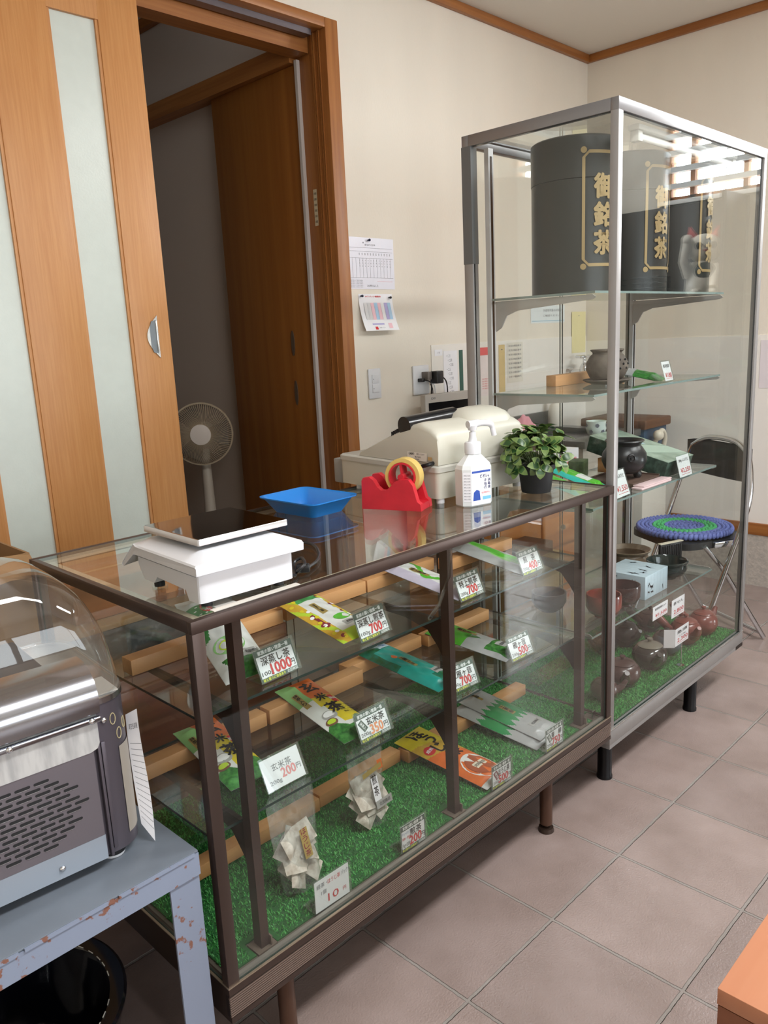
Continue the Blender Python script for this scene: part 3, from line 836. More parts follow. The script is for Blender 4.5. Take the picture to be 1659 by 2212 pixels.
# ------------------------------------------------------------------ clear stand-up pouches of tea bags
def pouch(label, x, y, z, w, h, lean, rz, bags, sticker, seed, strip=False):
    t = thing('tea_bag_pouch', label, 'tea bag pouch', S(x, y, z), group='clear tea bag pouches', rot=(-lean, 0, SR+rz))
    def sk(sgn):
        def f(u, v):
            e = (1-abs(2*u-1)**2.5)*(0.25+0.75*max(0, 1-v*1.15))
            ww = w*(0.80+0.20*min(1, v*1.6))
            return ((u-0.5)*ww, sgn*(0.032*e)+0.001*sgn+0.0022*math.sin(u*23+v*13+sgn)*math.sin(v*19+u*7), v*h)
        return f
    m = MB()
    m.grid(sk(-1), 20, 28, 0); m.grid(sk(1), 20, 28, 0)
    m.build('film', PLAST, t)
    rd = random.Random(seed)
    TB = mat('tea_bag_paper', (224, 218, 206), 0.8, rgb2=(180, 168, 152), vscale=60, bump=0.2, bscale=200)
    for i in range(bags):
        row = i // 3
        s_ = rd.uniform(0.021, 0.024)
        cx = ((i % 3)-1)*0.021 + rd.uniform(-0.004, 0.004)
        lv = 0.026 + row*0.0165 + rd.uniform(-0.003, 0.003)
        cy = (-0.016 + 0.016*(i % 2) + 0.004*(i % 3)) * max(0.25, 1-lv/h)
        M = Matrix.Translation((cx, cy, lv)) @ Euler((rd.uniform(0.75, 1.35), rd.uniform(-0.3, 0.3), rd.uniform(-0.35, 0.35))).to_matrix().to_4x4() @ Matrix.Rotation(rd.uniform(-0.5, 0.5), 4, 'Z')
        b = MB()
        b.grid(lambda u, v: ((u-0.5)*2*s_, (v-0.5)*2*s_, 0.007*(1-(2*u-1)**2)*(1-(2*v-1)**2)+0.0015*math.sin(9*u+i)), 8, 8, 0, True, M)
        b.grid(lambda u, v: ((0.5-u)*2*s_, (v-0.5)*2*s_, -0.007*(1-(2*u-1)**2)*(1-(2*v-1)**2)), 8, 8, 0, True, M)
        b.build('tea_bag', TB, t)
    st = MB()
    fy = lambda xx, zz: (xx, -0.0345*(0.25+0.75*max(0, 1-zz/h*1.15))-0.002, zz)
    gold = strip is None
    st.rect(-0.010+0.004, 0.010+0.004, 0.30*h, 0.60*h, fy, 0)
    for i, ch in enumerate(sticker): st.text(ch, 0.004, 0.57*h-i*0.30*h/len(sticker)*0.98, 0.24*h/len(sticker), fy, 1, w=0.013, bold=0.02)
    if strip:
        st.rect(-0.005, w*0.42, 0.20*h, 0.30*h, fy, 2); st.text('北田商店', w*0.20, 0.25*h, 0.008, lambda a, b: (fy(a, b)[0], fy(a, b)[1]-0.0004, b), 1, w=0.034)
        st.rect(-w*0.25, w*0.30, 0.66*h, 0.72*h, lambda a, b: (a, fy(a, b)[1]-0.001, b+0.12*a), 3)
        st.rect(w*0.20, w*0.34, 0.66*h, 0.78*h, lambda a, b: (a, fy(a, b)[1]-0.0014, b), 4)
    st.build('sticker', [PAPER if strip else GOLD, INK if strip else MARO, GREYL, GOLD, ORP], t)
pouch('clear pouch of beige tea bags with a gold sticker on the turf', 0.245, 0.105, TZ+0.006, 0.120, 0.190, 0.10, R12(6), 15, 'ほうじ茶', 5)
pouch('clear pouch of white tea bags with white sencha sticker on the turf', 0.475, 0.150, TZ+0.006, 0.104, 0.170, 0.06, R12(2), 13, '煎茶', 9, True)

# ------------------------------------------------------------------ price cards in clear stands
def card(label, x, y, z, rz, lean, name, price, weight, style='std', T=S, base=SR, w=0.090, h=0.060, group='price cards in the showcase'):
    t = thing('price_card', label, 'price card', T(x, y, z), group=group, rot=(0, 0, base+rz))
    M = Matrix.Rotation(-lean, 4, 'X')
    F = lambda yy: (lambda a, b: tuple(M @ Vector((a, yy, b))))
    b = MB()
    b.box(0.0015, w-0.0015, -0.0004, 0.0004, 0.0015, h-0.001, 0, M=M)
    f = F(-0.0006); g = F(-0.0009)
    mats = [PAPER, HEADG, INK, RED, YELI, WINK, ORANGEI, PINKI, GREYI, MARO, mat('blue_ink', (60, 110, 170), 0.5)]
    if style in ('std', 'orange', 'tag', 'brown', 'bag'):
        b.rect(0.0015, w-0.0015, h-0.013, h-0.001, f, 1); b.rect(0.0015, w-0.0015, 0.0015, 0.0085, f, 1)
        b.rect(0.0015, 0.004, 0.0085, h-0.013, f, 1); b.rect(w-0.004, w-0.0015, 0.0085, h-0.013, f, 1)
        b.text('家族の願い健康一番', w/2, h-0.007, 0.0075, g, 5, w=w*0.78, bold=0.02)
        b.text('味と香りに自信あり', w*0.34, 0.005, 0.0055, g, 4, w=w*0.56, bold=0.03)
        b.text('北田商店', w*0.81, 0.005, 0.0055, g, 5, w=w*0.28, bold=0.02)
        nx = 0.5 if style in ('std', 'orange0') else 0.60
        b.text(name, w*nx, h*0.62, 0.0155, g, 2, w=min(w*(0.84 if style == 'std' else 0.56), 0.0165*len(name)), bold=0.02)
        b.text(weight, w*0.22, h*0.245, 0.0095, g, 2, w=w*0.29, bold=0.0)
        b.text(price, w*0.575, h*0.325, 0.0185, g, 6 if style == 'orange' else 3, w=0.0115*len(price), bold=0.045)
        b.text('円', w*0.86, h*0.29, 0.0115, g, 2, bold=0.01)
        if style in ('orange', 'tag', 'brown'):
            mi = 9 if style == 'brown' else 1
            q = [(0.006, 0.040), (0.018, 0.046), (0.030, 0.026), (0.018, 0.020)]
            b.add([f(*p_) for p_ in q], [(0, 3, 2, 1)], mi)
            b.text({'orange': '抹茶入', 'tag': '特選', 'brown': '徳用'}[style], 0.018, 0.033, 0.007, g, 5, w=0.018, rot=-1.05, bold=0.02)
        if style == 'bag':
            b.text('ティーバッグ', w*0.24, h*0.68, 0.0075, g, 10, w=w*0.34); b.text('簡単・便利', w*0.22, h*0.50, 0.0065, g, 3, w=w*0.30)
    elif style == 'pale':  # glare on this card put into the ink colours, green bands left out
        b.text(name, w*0.5, h*0.66, 0.0135, g, 8, w=w*0.5); b.text(price, w*0.62, h*0.40, 0.0165, g, 7, w=w*0.36, bold=0.03)
        b.text('円', w*0.88, h*0.40, 0.010, g, 8); b.text(weight, w*0.26, h*0.22, 0.0095, g, 8, w=w*0.3)
    elif style == 'ten':
        b.text('緑茶・', w*0.22, h*0.80, 0.010, g, 8, w=w*0.30); b.text('ほうじ茶', w*0.56, h*0.80, 0.010, g, 3, w=w*0.36); b.text('パック', w*0.86, h*0.80, 0.010, g, 8, w=w*0.20)
        b.text('1個', w*0.26, h*0.56, 0.009, g, 8); b.text('10', w*0.52, h*0.30, 0.016, g, 3, w=w*0.30); b.text('円', w*0.84, h*0.28, 0.008, g, 3)
    elif style == 'hand':
        b.text(name, w*0.5, h*0.76, h*0.17, g, 2, w=w*0.74, bold=0.01)
        b.text(price, w*0.54, h*0.30, h*0.24, g, 3, w=w*0.74, bold=0.015)
        b.rect(w*0.2, w*0.9, h*0.12, h*0.135, g, 3)
        if weight: b.text(weight, w*0.5, h*0.52, h*0.12, g, 8, w=w*0.5)
    b.build('card', mats, t)
    c = MB()
    c.add([tuple(M @ Vector(p_)) for p_ in ((0, -0.0012, 0), (w+0.004, -0.0012, 0), (w+0.004, -0.0012, h+0.003), (0, -0.0012, h+0.003), (0, 0.0008, 0), (w+0.004, 0.0008, 0), (w+0.004, 0.0008, h+0.003), (0, 0.0008, h+0.003))],
          [(0, 3, 2, 1), (4, 5, 6, 7), (0, 1, 5, 4), (1, 2, 6, 5), (2, 3, 7, 6), (3, 0, 4, 7)])
    c.box(0.0, w+0.004, 0.001, 0.038, 0.0002, 0.0016)
    c.build('clear_stand', ACRYL, t)
    return t
LN = R12(22)
card('price card for deep steamed tea at 1000 yen on the upper shelf', 0.173, 0.080, Z1, R12(3), LN, '深蒸し茶', '1000', '100g')
card('price card for deep steamed sencha at 700 yen per 100g', 0.413, 0.080, Z1, R12(4), LN, '深蒸し煎茶', '700', '100g')
card('price card for special sencha at 700 yen beside the middle upright', 0.718, 0.079, Z1, R12(2), LN, '特上煎茶', '700', '200g')
card('price card for sencha at 400 yen on the upper shelf', 0.955, 0.079, Z1, R12(1), LN, '煎　茶', '400', '200g')
card('card for roasted rice tea at 200 yen, its glare painted as pale print', 0.169, 0.084, Z2, 0, R12(25), '玄米茶', '200', '200g', 'pale')
card('price card with orange figures, rice tea with matcha at 350 yen', 0.400, 0.083, Z2, 0, LN, '玄米茶', '350', '200g', 'orange')
card('price card for best twig tea at 700 yen on the middle shelf', 0.690, 0.088, Z2, R12(-4), LN, '上雁ヶ音', '700', '200g')
card('price card for twig tea at 500 yen on the middle shelf', 0.917, 0.087, Z2, R12(-2), LN, '雁ヶ音', '500', '200g')
card('plain handwritten card for tea packs at 10 yen on the turf', 0.205, 0.020, TZ-0.001, R12(-1), 0.0, '', '', '', 'ten', w=0.086, h=0.066)
card('price card for sencha tea bags at 200 yen on the turf', 0.436, 0.021, TZ-0.001, R12(-2), R12(2), '煎茶', '200', '5g×20P', 'bag', w=0.074)
card('price card for roasted tea at 500 yen on the turf', 0.739, 0.021, TZ-0.001, R12(-2), 0.0, 'ほうじ茶', '500', '200g', 'brown', w=0.074)
card('price card for willow tea at 750 yen on the turf', 0.961, 0.021, TZ-0.001, 0, R12(2), '青　柳', '750', '200g', 'tag', w=0.080)
# ------------------------------------------------------------------ things standing on the counter
CT = SH - 0.0008
# weighing scale
t = thing('weighing_scale', 'white shop scale with a dark polished steel platter on the glass counter', 'scale', S(0.130, 0.132, CT), SR-R12(3))
def sq(hx_, hy_, r, z, n=5, ox=0, oy=0): return [(a+ox, b+oy, z) for a, b in rrect(-hx_, hx_, -hy_, hy_, r, n)]
body = [(-0.111, 0.064), (-0.109, 0.013), (-0.078, 0.012), (-0.070, 0.028), (0.030, 0.030), (0.042, 0.018), (0.080, 0.018), (0.098, 0.042), (0.098, 0.064)]
loops = []
for x, k in ((-0.088, 0.955), (-0.0865, 0.98), (-0.082, 0.995), (-0.074, 1.0), (0.074, 1.0), (0.082, 0.995), (0.0865, 0.98), (0.088, 0.955)):
    loops.append([(x, y*k, 0.064+(z-0.064)*(0.9+0.1*k)) for y, z in body])
b = MB().loft(loops, 0)
shell = [(-0.124, 0.062), (-0.126, 0.063), (-0.127, 0.075), (-0.124, 0.079), (-0.092, 0.0905), (-0.085, 0.0915), (0.060, 0.0915), (0.074, 0.088), (0.082, 0.084), (0.134, 0.043), (0.135, 0.039), (0.130, 0.037), (0.085, 0.066), (0.078, 0.062)]
loops = []
for x, top in ((-0.0985, 0.0745), (-0.0995, 0.0765), (-0.0975, 0.0795), (-0.072, 0.0905), (-0.066, 0.0915), (0.066, 0.0915), (0.072, 0.0905), (0.0975, 0.0795), (0.0995, 0.0765), (0.0985, 0.0745)):
    loops.append([(x, y, min(z, top) if y < 0.08 else z-max(0, 0.0915-top)*0.25) for y, z in shell])
b.loft(loops, 0)
b.build('housing', WHITEP, t, sharp=28)
MB().loft([sq(0.046, 0.046, 0.02, 0.0917), sq(0.044, 0.044, 0.02, 0.0985)], 0).build('platter_support', mat('grey_brown_plastic', (142, 128, 118), 0.4), t)
PL = mat('polished_steel', (122, 112, 106), 0.06, 1.0)
PE = mat('lit_steel_edge', (206, 206, 208), 0.3, 0.7)  # same steel as the platter top, rim brightened to paint its highlight
b = MB().loft([sq(0.085, 0.085, 0.003, 0.0985), sq(0.0865, 0.0865, 0.004, 0.099), sq(0.0865, 0.0865, 0.004, 0.1075), sq(0.0855, 0.0855, 0.004, 0.109)], 0, (True, False))
b.loft([sq(0.0855, 0.0855, 0.004, 0.109), sq(0.0845, 0.0845, 0.004, 0.1091)], 1, (False, True))
b.build('platter', [PE, PL], t, loc=(0.010, -0.004, 0), rot=(0, 0, R12(2)))
for x, y in ((-0.068, -0.092), (0.068, -0.092), (-0.068, 0.064), (0.068, 0.064)):
    f = MB().cyl((x, y, 0.004), (x, y, 0.0185), 0.009, n=16)
    f.build('foot', BLACKM, t)
    MB().lathe([(0, 0), (0.013, 0), (0.013, 0.004), (0.0, 0.004)], (x, y, 0.0), 18).build('clear_pad', ACRYL, t)
o = MB().box(0, 0.17, 0, 0.012, 0, 0.0015, 0).box(0.012, 0.05, 0.012, 0.05, 0, 0.001, 1).build('plastic_sheet', [mat('worn_white_strip', (214, 208, 198), 0.5), mat('clear_grey_sheet', (190, 188, 182), 0.4)], loc=S(0.05, 0.013, CT+0.0003), rot=(0, 0, SR))
tag(o, 'worn white plastic strip on the counter edge in front of the scale', 'plastic strip')
pts = [S(0.225, 0.035, CT+0.012), S(0.24, 0.05, CT+0.006), S(0.258, 0.075, CT+0.018), S(0.270, 0.068, CT+0.026), S(0.258, 0.045, CT+0.022), S(0.245, 0.050, CT+0.01), S(0.29, 0.07, CT+0.006), S(0.33, 0.095, CT+0.005), S(0.37, 0.14, CT+0.004), S(0.40, 0.20, CT+0.004), S(0.385, 0.27, CT+0.004), S(0.36, 0.36, CT+0.004), S(0.36, 0.46, CT+0.004)]
def smooth(pts, k=6):
    P = [Vector(p) for p in pts]
    out = []
    for i in range(len(P)-1):
        a, b_, c, d = P[max(i-1, 0)], P[i], P[i+1], P[min(i+2, len(P)-1)]
        for j in range(k):
            u = j/k
            out.append(0.5*((2*b_)+(c-a)*u+(2*a-5*b_+4*c-d)*u*u+(3*b_-a-3*c+d)*u**3))
    out.append(P[-1])
    return out
o = MB().tube(smooth(pts), 0.003, 8).box(-0.006, 0.006, -0.012, 0.012, -0.008, 0.008, 0, bev=0.003, M=Matrix.Translation(S(0.262, 0.055, CT+0.012)) @ Matrix.Rotation(0.8, 4, 'Z')).build('power_cable', BLACK)
tag(o, 'thin black cable with a tied loop beside the scale', 'cable')
# coin tray
t = thing('cash_tray', 'bright blue plastic money tray between the scale and the tape dispenser', 'tray', S(0.612, 0.455, CT), SR+R12(2))
BLUE = mat('blue_plastic', (40, 128, 210), 0.3)
def rr2(hx_, hy_, z, r): return [(a, b_, z) for a, b_ in rrect(-hx_, hx_, -hy_, hy_, r, 6)]
b = MB().loft([rr2(0.046, 0.066, 0.0015, 0.012), rr2(0.050, 0.070, 0.0, 0.014), rr2(0.071, 0.092, 0.034, 0.02), rr2(0.077, 0.099, 0.037, 0.022), rr2(0.0775, 0.0995, 0.0355, 0.022), rr2(0.078, 0.100, 0.0385, 0.022), rr2(0.070, 0.091, 0.036, 0.02), rr2(0.049, 0.069, 0.003, 0.013), rr2(0.046, 0.066, 0.0025, 0.012)], 0, (True, True))
b.build('tray_shell', BLUE, t)
MB().box(-0.036, 0.036, -0.055, 0.055, 0.0026, 0.0036, 0, bev=0.0004).build('ribbed_liner', mat('grey_liner', (150, 170, 190), 0.7, bump=0.8, bscale=500), t)
# tape dispenser
import_dir = math.atan2(-0.137, 0.051)
t = thing('tape_dispenser', 'red desk tape dispenser loaded with a yellow roll of tape', 'tape dispenser', S(0.700, 0.362, CT), SR+import_dir)
REDP = mat('red_plastic', (206, 40, 54), 0.32, var=0.12, vscale=25)
prof = [(0, 0), (0.002, 0.068), (0.006, 0.075), (0.022, 0.077), (0.032, 0.070), (0.042, 0.054), (0.052, 0.046), (0.064, 0.046), (0.076, 0.056), (0.088, 0.068), (0.100, 0.073), (0.122, 0.073), (0.132, 0.060), (0.142, 0.022), (0.150, 0.016), (0.152, 0)]
core = [(0.004, 0.0002), (0.006, 0.040), (0.030, 0.038), (0.045, 0.022), (0.12, 0.018), (0.15, 0.015), (0.151, 0.0002)]
b = MB()
W0 = 0.072
b.prism(prof, 0.0, 0.017, 'y'); b.prism(prof, W0-0.017, W0, 'y'); b.prism(core, 0.017, W0-0.017, 'y')
b.build('weighted_body', REDP, t)
MB().box(0.004, 0.020, 0.016, W0-0.016, 0.052, 0.056).box(0.003, 0.006, 0.016, W0-0.016, 0.054, 0.073).build('cutter', PLAST, t)
hub = MB()
cx, cz = 0.098, 0.076
hub.loft([[(cx+r*math.cos(2*PI*k/28), y, cz+r*math.sin(2*PI*k/28)) for k in range(28)] for r, y in ((0.030, 0.019), (0.034, 0.019), (0.034, W0-0.019), (0.030, W0-0.019), (0.030, 0.019))], 0, (False, False))
for k in range(3):
    a = 2*PI*k/3+0.4
    M = Matrix.Translation((cx, 0, cz)) @ Matrix.Rotation(a, 4, 'Y')
    hub.box(0, 0.031, 0.022, W0-0.022, -0.003, 0.003, 0, M=M)
hub.cyl((cx, 0.012, cz), (cx, W0-0.012, cz), 0.008, n=16)
hub.build('tape_hub', REDP, t)
ring = MB().loft([[(cx+r*math.cos(2*PI*k/32), y, cz+r*math.sin(2*PI*k/32)) for k in range(32)] for r, y in ((0.0345, 0.022), (0.044, 0.022), (0.044, W0-0.022), (0.0345, W0-0.022), (0.0345, 0.022))], 0, (False, False))
ring.build('tape_roll', mat('amber_tape', (214, 184, 104), 0.3, spec=0.6), t)
# hand rub bottle
t = thing('hand_sanitizer_bottle', 'white pump bottle of hand sanitizer with blue and white label', 'pump bottle', S(0.886, 0.170, CT), SR-R12(14))
t.scale = (1.08, 1.0, 1.0)
def oct(hx_, hy_, z, c): return [(hx_, -hy_+c, z), (hx_, hy_-c, z), (hx_-c, hy_, z), (-hx_+c, hy_, z), (-hx_, hy_-c, z), (-hx_, -hy_+c, z), (-hx_+c, -hy_, z), (hx_-c, -hy_, z)]
TB_ = mat('translucent_white', (226, 230, 230), 0.3, spec=0.5)
b = MB().loft([oct(0.038, 0.026, 0, 0.012), oct(0.040, 0.028, 0.003, 0.014), oct(0.040, 0.028, 0.088, 0.014), oct(0.037, 0.026, 0.097, 0.014), oct(0.020, 0.016, 0.116, 0.009), oct(0.015, 0.014, 0.122, 0.0075), oct(0.015, 0.014, 0.126, 0.0075)], 0, smooth=False)
b.build('bottle_body', TB_, t)
MB().lathe([(0.0185, 0.122), (0.0185, 0.146), (0.0165, 0.149), (0.010, 0.150), (0.0075, 0.163), (0.0075, 0.172)], n=24).build('screw_cap', WHITEP, t)
b = MB().cyl((0, 0, 0.171), (0, 0, 0.190), 0.0045, n=12)
b.cyl((0, 0, 0.176), (0, 0, 0.187), 0.009, 0.012, 16)
b.tube(smooth([(-0.012, 0, 0.190), (0.015, 0, 0.191), (0.040, 0, 0.189), (0.052, 0, 0.183), (0.058, 0, 0.165), (0.060, 0, 0.158)], 4), [0.009]*5+[0.0075]*8+[0.006]*8, 12)
b.build('pump_head', WHITEP, t)
b = MB()
f = upright(-0.0283)
g = upright(-0.0286)
b.rect(-0.026, 0.026, 0.012, 0.084, f, 0); b.rect(-0.024, 0.026, 0.079, 0.084, g, 1)
b.text('ビオレu', 0.010, 0.071, 0.008, g, 2, w=0.024, bold=0.03)
for i, ch in enumerate('手指の'): b.text(ch, 0.012, 0.060-0.0085*i, 0.0075, g, 2, bold=0.02)
for i, ch in enumerate('消毒液'): b.text(ch, 0.022, 0.060-0.0085*i, 0.0075, g, 2, bold=0.02)
b.text('指定医薬部外品', 0.012, 0.031, 0.0045, g, 3, w=0.022); b.rect(0.004, 0.026, 0.014, 0.022, g, 4)
b.add([g(-0.022, 0.014), g(-0.002, 0.014), g(-0.004, 0.036), g(-0.012, 0.040), g(-0.020, 0.034)], [(0, 1, 2, 3, 4)], 1)
# the two slanted faces carry small print
s2 = 0.5**0.5
for sg in (-1,):
    q = lambda a, z_: (sg*(0.026+s2*a*1.0), -0.0283+s2*a*1.0-0.0002, z_)
    b.rect(0.001, 0.0185, 0.012, 0.082, q, 0)
    q2 = lambda a, z_: (sg*(0.026+s2*a)-0.0003, -0.0283+s2*a-0.0005, z_)
    for i in range(9): b.text('使用上の注意', 0.0095, 0.075-0.007*i, 0.0032, lambda a, z_: q2(0.019-a, z_), 5, w=0.014)
b.build('printed_label', [PAPER, mat('label_blue', (34, 74, 164), 0.4), mat('label_navy', (40, 46, 96), 0.4), RED, mat('label_sky', (120, 190, 226), 0.4), GREYI], t)
# potted plant
t = thing('potted_plant', 'small leafy green plant in a black pot on the counter corner', 'plant', S(1.090, 0.132, CT), 0)
MB().lathe([(0, 0), (0.036, 0), (0.037, 0.003), (0.044, 0.058), (0.048, 0.058), (0.049, 0.070), (0.044, 0.070), (0.042, 0.055), (0, 0.054)], n=36).build('pot', BLACKM, t)
MB().lathe([(0.0, 0.0545), (0.042, 0.056), (0.0, 0.058)], n=20).build('soil', mat('soil', (50, 38, 30), 0.95, bump=1, bscale=200), t)
rd = random.Random(11)
lv, stm = MB(), MB()
def leaf(base, d, up, L, w):
    d = d.normalized(); sd = d.cross(up).normalized(); up = sd.cross(d).normalized()
    for edge in (0, 1):
        k = 1.0 if edge == 0 else 0.78
        dz = 0.0 if edge == 0 else 0.0006
        pts = []
        for i in range(8):
            u = i/7
            c = base + d*L*(u if edge == 0 else 0.08+0.8*u) + up*(0.10*L*math.sin(u*PI)-0.10*L*u*u + dz)
            wd = w*k*(math.sin(PI*u**0.9)**0.6 if 0 < u < 1 else 0.04)
            pts.append((c - sd*wd + up*wd*0.12, c, c + sd*wd + up*wd*0.12))
        vs = [tuple(q) for p_ in pts for q in p_]
        fs = []
        for i in range(7):
            a = 3*i
            fs += [(a, a+1, a+4, a+3), (a+1, a+2, a+5, a+4)]
        lv.add(vs, fs, edge, True)
for i in range(30):
    th = rd.uniform(0, 2*PI)
    ph = rd.uniform(0.15, 1.45)
    R_ = rd.uniform(0.058, 0.094)
    tip = Vector((R_*math.sin(ph)*math.cos(th)*1.02, R_*math.sin(ph)*math.sin(th)*1.02, 0.072+R_*math.cos(ph)*1.05-0.012*math.sin(ph)))
    tip.y = min(tip.y, 0.040)
    b0 = Vector((0.02*math.cos(th)*rd.random(), 0.02*math.sin(th)*rd.random(), 0.055))
    mid = (b0+tip)/2 + Vector((0, 0, 0.015))
    stm.tube(smooth([b0, mid, tip], 4), 0.0012, 6)
    ax = (tip-mid).normalized()
    for k in range(5):
        f_ = 1.0 if k < 3 else 0.66
        c = tip*f_ + mid*(1-f_)
        a = k*PI/2 + rd.uniform(-0.4, 0.4) + (0.7 if k > 2 else 0)
        s_ = ax.cross(Vector((0, 0, 1)) if abs(ax.z) < 0.95 else Vector((1, 0, 0))).normalized()
        q = ax.cross(s_)
        d = ax*rd.uniform(0.35, 0.9) + s_*math.cos(a) + q*math.sin(a)
        leaf(c, d, ax + Vector((0, 0, 0.6)), rd.uniform(0.032, 0.044), rd.uniform(0.0095, 0.0135))
lv.build('foliage', [mat('leaf_pale_edge', (104, 128, 66), 0.4, var=0.3, vscale=60), mat('leaf_green', (52, 86, 42), 0.34, rgb2=(34, 62, 30), vscale=50)], t, sharp=80)
stm.build('stem', mat('stem_green', (76, 92, 48), 0.5), t)
# cash register
t = thing('cash_register', 'cream electronic cash register seen from behind with black roll on top', 'cash register', S(0.834, 0.235, CT), SR-R12(6))
CREAM = mat('aged_cream_plastic', (200, 198, 184), 0.42, var=0.05, vscale=9)
CREAM2 = mat('aged_cream_lid', (194, 193, 184), 0.45)
RW = 0.315
MB().loft([[(x, y, z) for x, y in rrect(0, RW, 0, 0.395, 0.014, 5)] for z in (0.012, 0.076)], 0).build('drawer_housing', CREAM, t)
MB().loft([[(x, y, z) for x, y in rrect(-k, RW+k, -k, 0.395+k, 0.014, 5)] for k, z in ((0.0025, 0.0765), (0.0025, 0.088), (-0.002, 0.092))], 0).build('housing_lid', CREAM2, t)
pf = [(0.003, 0.093), (0.001, 0.13), (0.004, 0.160), (0.012, 0.172), (0.030, 0.181), (0.056, 0.189), (0.075, 0.192), (0.10, 0.186), (0.152, 0.168), (0.21, 0.144), (0.27, 0.118), (0.305, 0.103), (0.312, 0.093)]
loops = []
for x, k in ((0.004, 0.86), (0.007, 0.94), (0.014, 0.985), (0.026, 1.0), (RW-0.026, 1.0), (RW-0.012, 0.96), (RW-0.006, 0.88)):
    loops.append([(x, 0.15+(y-0.15)*(0.97+0.03*k), 0.093+(z-0.093)*k) for y, z in pf])
MB().loft(loops, 0).build('machine_body', CREAM, t)
hp = [(0.016, 0.170), (0.022, 0.188), (0.04, 0.202), (0.07, 0.211), (0.11, 0.212), (0.14, 0.204), (0.165, 0.186), (0.178, 0.158)]
MB().loft([[(x, 0.08+(y-0.08)*k, 0.165+(z-0.165)*k) for y, z in hp] for x, k in ((0.140, 0.45), (0.152, 0.75), (0.175, 0.95), (0.21, 1.0), (RW-0.05, 1.0), (RW-0.025, 0.85), (RW-0.010, 0.45))], 0).build('printer_cover', CREAM, t)
MB().cyl((0.004, 0.122, 0.181), (0.172, 0.120, 0.190), 0.024, n=24).build('black_roll_cover', mat('gloss_black', (22, 22, 24), 0.2), t)
g_ = MB()
for k in range(6): g_.box(0.006, 0.020, 0.136+0.007*k, 0.141+0.007*k, 0.160-0.0028*k, 0.178-0.0028*k, bev=0.001)
g_.build('ribbed_grip', BLACKM, t)
q = MB()
fx = lambda a, z_: (0.0012+0.012*(z_-0.093)/0.08*0.35, a, z_)
q.add([fx(0.112, 0.100), fx(0.040, 0.100), fx(0.040, 0.120), fx(0.112, 0.120)], [(0, 1, 2, 3)], 0)
fq = lambda a, z_: (fx(0, z_)[0]-0.0005, 0.112-a, z_)
q.text('CASIO', 0.016, 0.116, 0.005, fq, 1, w=0.02, bold=0.03); q.text('電子レジスター', 0.05, 0.116, 0.0042, fq, 1, w=0.03); q.text('株式会社', 0.04, 0.109, 0.004, fq, 1, w=0.022); q.text('MADE IN JAPAN', 0.026, 0.103, 0.0036, fq, 1, w=0.036)
q.add([fx(0.037, 0.104), fx(0.022, 0.104), fx(0.022, 0.112), fx(0.037, 0.112)], [(0, 1, 2, 3)], 2)
q.build('rating_label', [mat('label_cream', (226, 222, 210), 0.5), INK, mat('tan_sticker', (196, 164, 110), 0.5)], t, loc=(0.0, 0, 0))
MB().box(0.010, RW-0.01, 0.3955, 0.440, 0.006, 0.074, bev=0.004).build('cash_drawer', mat('grey_drawer', (150, 152, 150), 0.4), t)
for x, y in ((0.016, 0.012), (RW-0.024, 0.012), (0.016, 0.33), (RW-0.024, 0.33)): MB().cyl((x, y, 0.0), (x, y, 0.0118), 0.010, n=14).build('foot', WHITEP, t)
o = MB().tube(smooth([(0.004, 0.02, 0.098), (-0.012, 0.022, 0.096), (-0.020, 0.05, 0.088), (-0.012, 0.075, 0.084)], 5), 0.005, 8).build('plug_lead', BLACK, t)
# plastic packs by the register
o = MB().box(0, 0.05, 0, 0.045, 0, 0.014, bev=0.004).build('calculator', mat('white_grey_plastic', (214, 214, 208), 0.4), loc=S(0.693, 0.50, CT), rot=(0, 0, SR))
tag(o, 'small pale calculator half hidden behind the blue tray', 'calculator')
# ------------------------------------------------------------------ tall glass display cabinet
TX0, TX1, TY0, TY1 = 1.2257, 2.1845, -0.056, 0.412
TZ0, TZB, TZ1 = 0.1423, 0.199, 1.8096
tc = thing('display_cabinet', 'tall glass display cabinet with silver frame, shelves of teaware and black legs', 'display cabinet', (0, 0, 0))
def TT(x, y, z=0.0): return (x, y, z)
for x, y in ((TX0, TY0), (TX1-0.022, TY0), (TX1-0.022, TY1-0.026)):
    MB().box(x, x+0.022, y, y+0.022, TZB, TZ1-0.028, bev=0.0015).build('post', ALUP, tc)
q = MB().box(TX0, TX0+0.026, TY1-0.03, TY1, TZB, TZ1-0.028, bev=0.0015)
pb = q.build('post', ALUP, tc)
MB().box(TX0-0.0008, TX0+0.0268, TY1-0.0308, TY1+0.0008, 1.475, TZ1-0.0285).build('grey_tape_wrap', TAPEG, pb)
r = MB()
for a in ((TX0, TX1, TY0, TY0+0.022), (TX0, TX1, TY1-0.022, TY1), (TX0, TX0+0.022, TY0+0.022, TY1-0.022), (TX1-0.022, TX1, TY0+0.022, TY1-0.022)):
    r.box(*a, TZ1-0.029, TZ1, bev=0.0015)
r.build('top_rail', mat('grey_anodised', (138, 138, 140), 0.34, 0.6), tc)
MB().pane(TX0+0.022, TX1-0.022, TY0+0.006, TY0+0.011, TZB, TZ1-0.0295).build('front_pane', [GLASS, EDGEG], tc)
MB().pane(TX0+0.006, TX0+0.011, TY0+0.022, TY1-0.03, TZB, TZ1-0.0295).build('side_pane', [GLASS, EDGEG], tc)
MB().pane(TX1-0.011, TX1-0.006, TY0+0.022, TY1-0.026, TZB, TZ1-0.0295).build('side_pane', [GLASS, EDGEG], tc)
MB().pane(TX0+0.022, TX1-0.022, TY0+0.022, TY1-0.022, TZ1-0.010, TZ1-0.005).build('top_pane', [GLASS, EDGEG], tc)
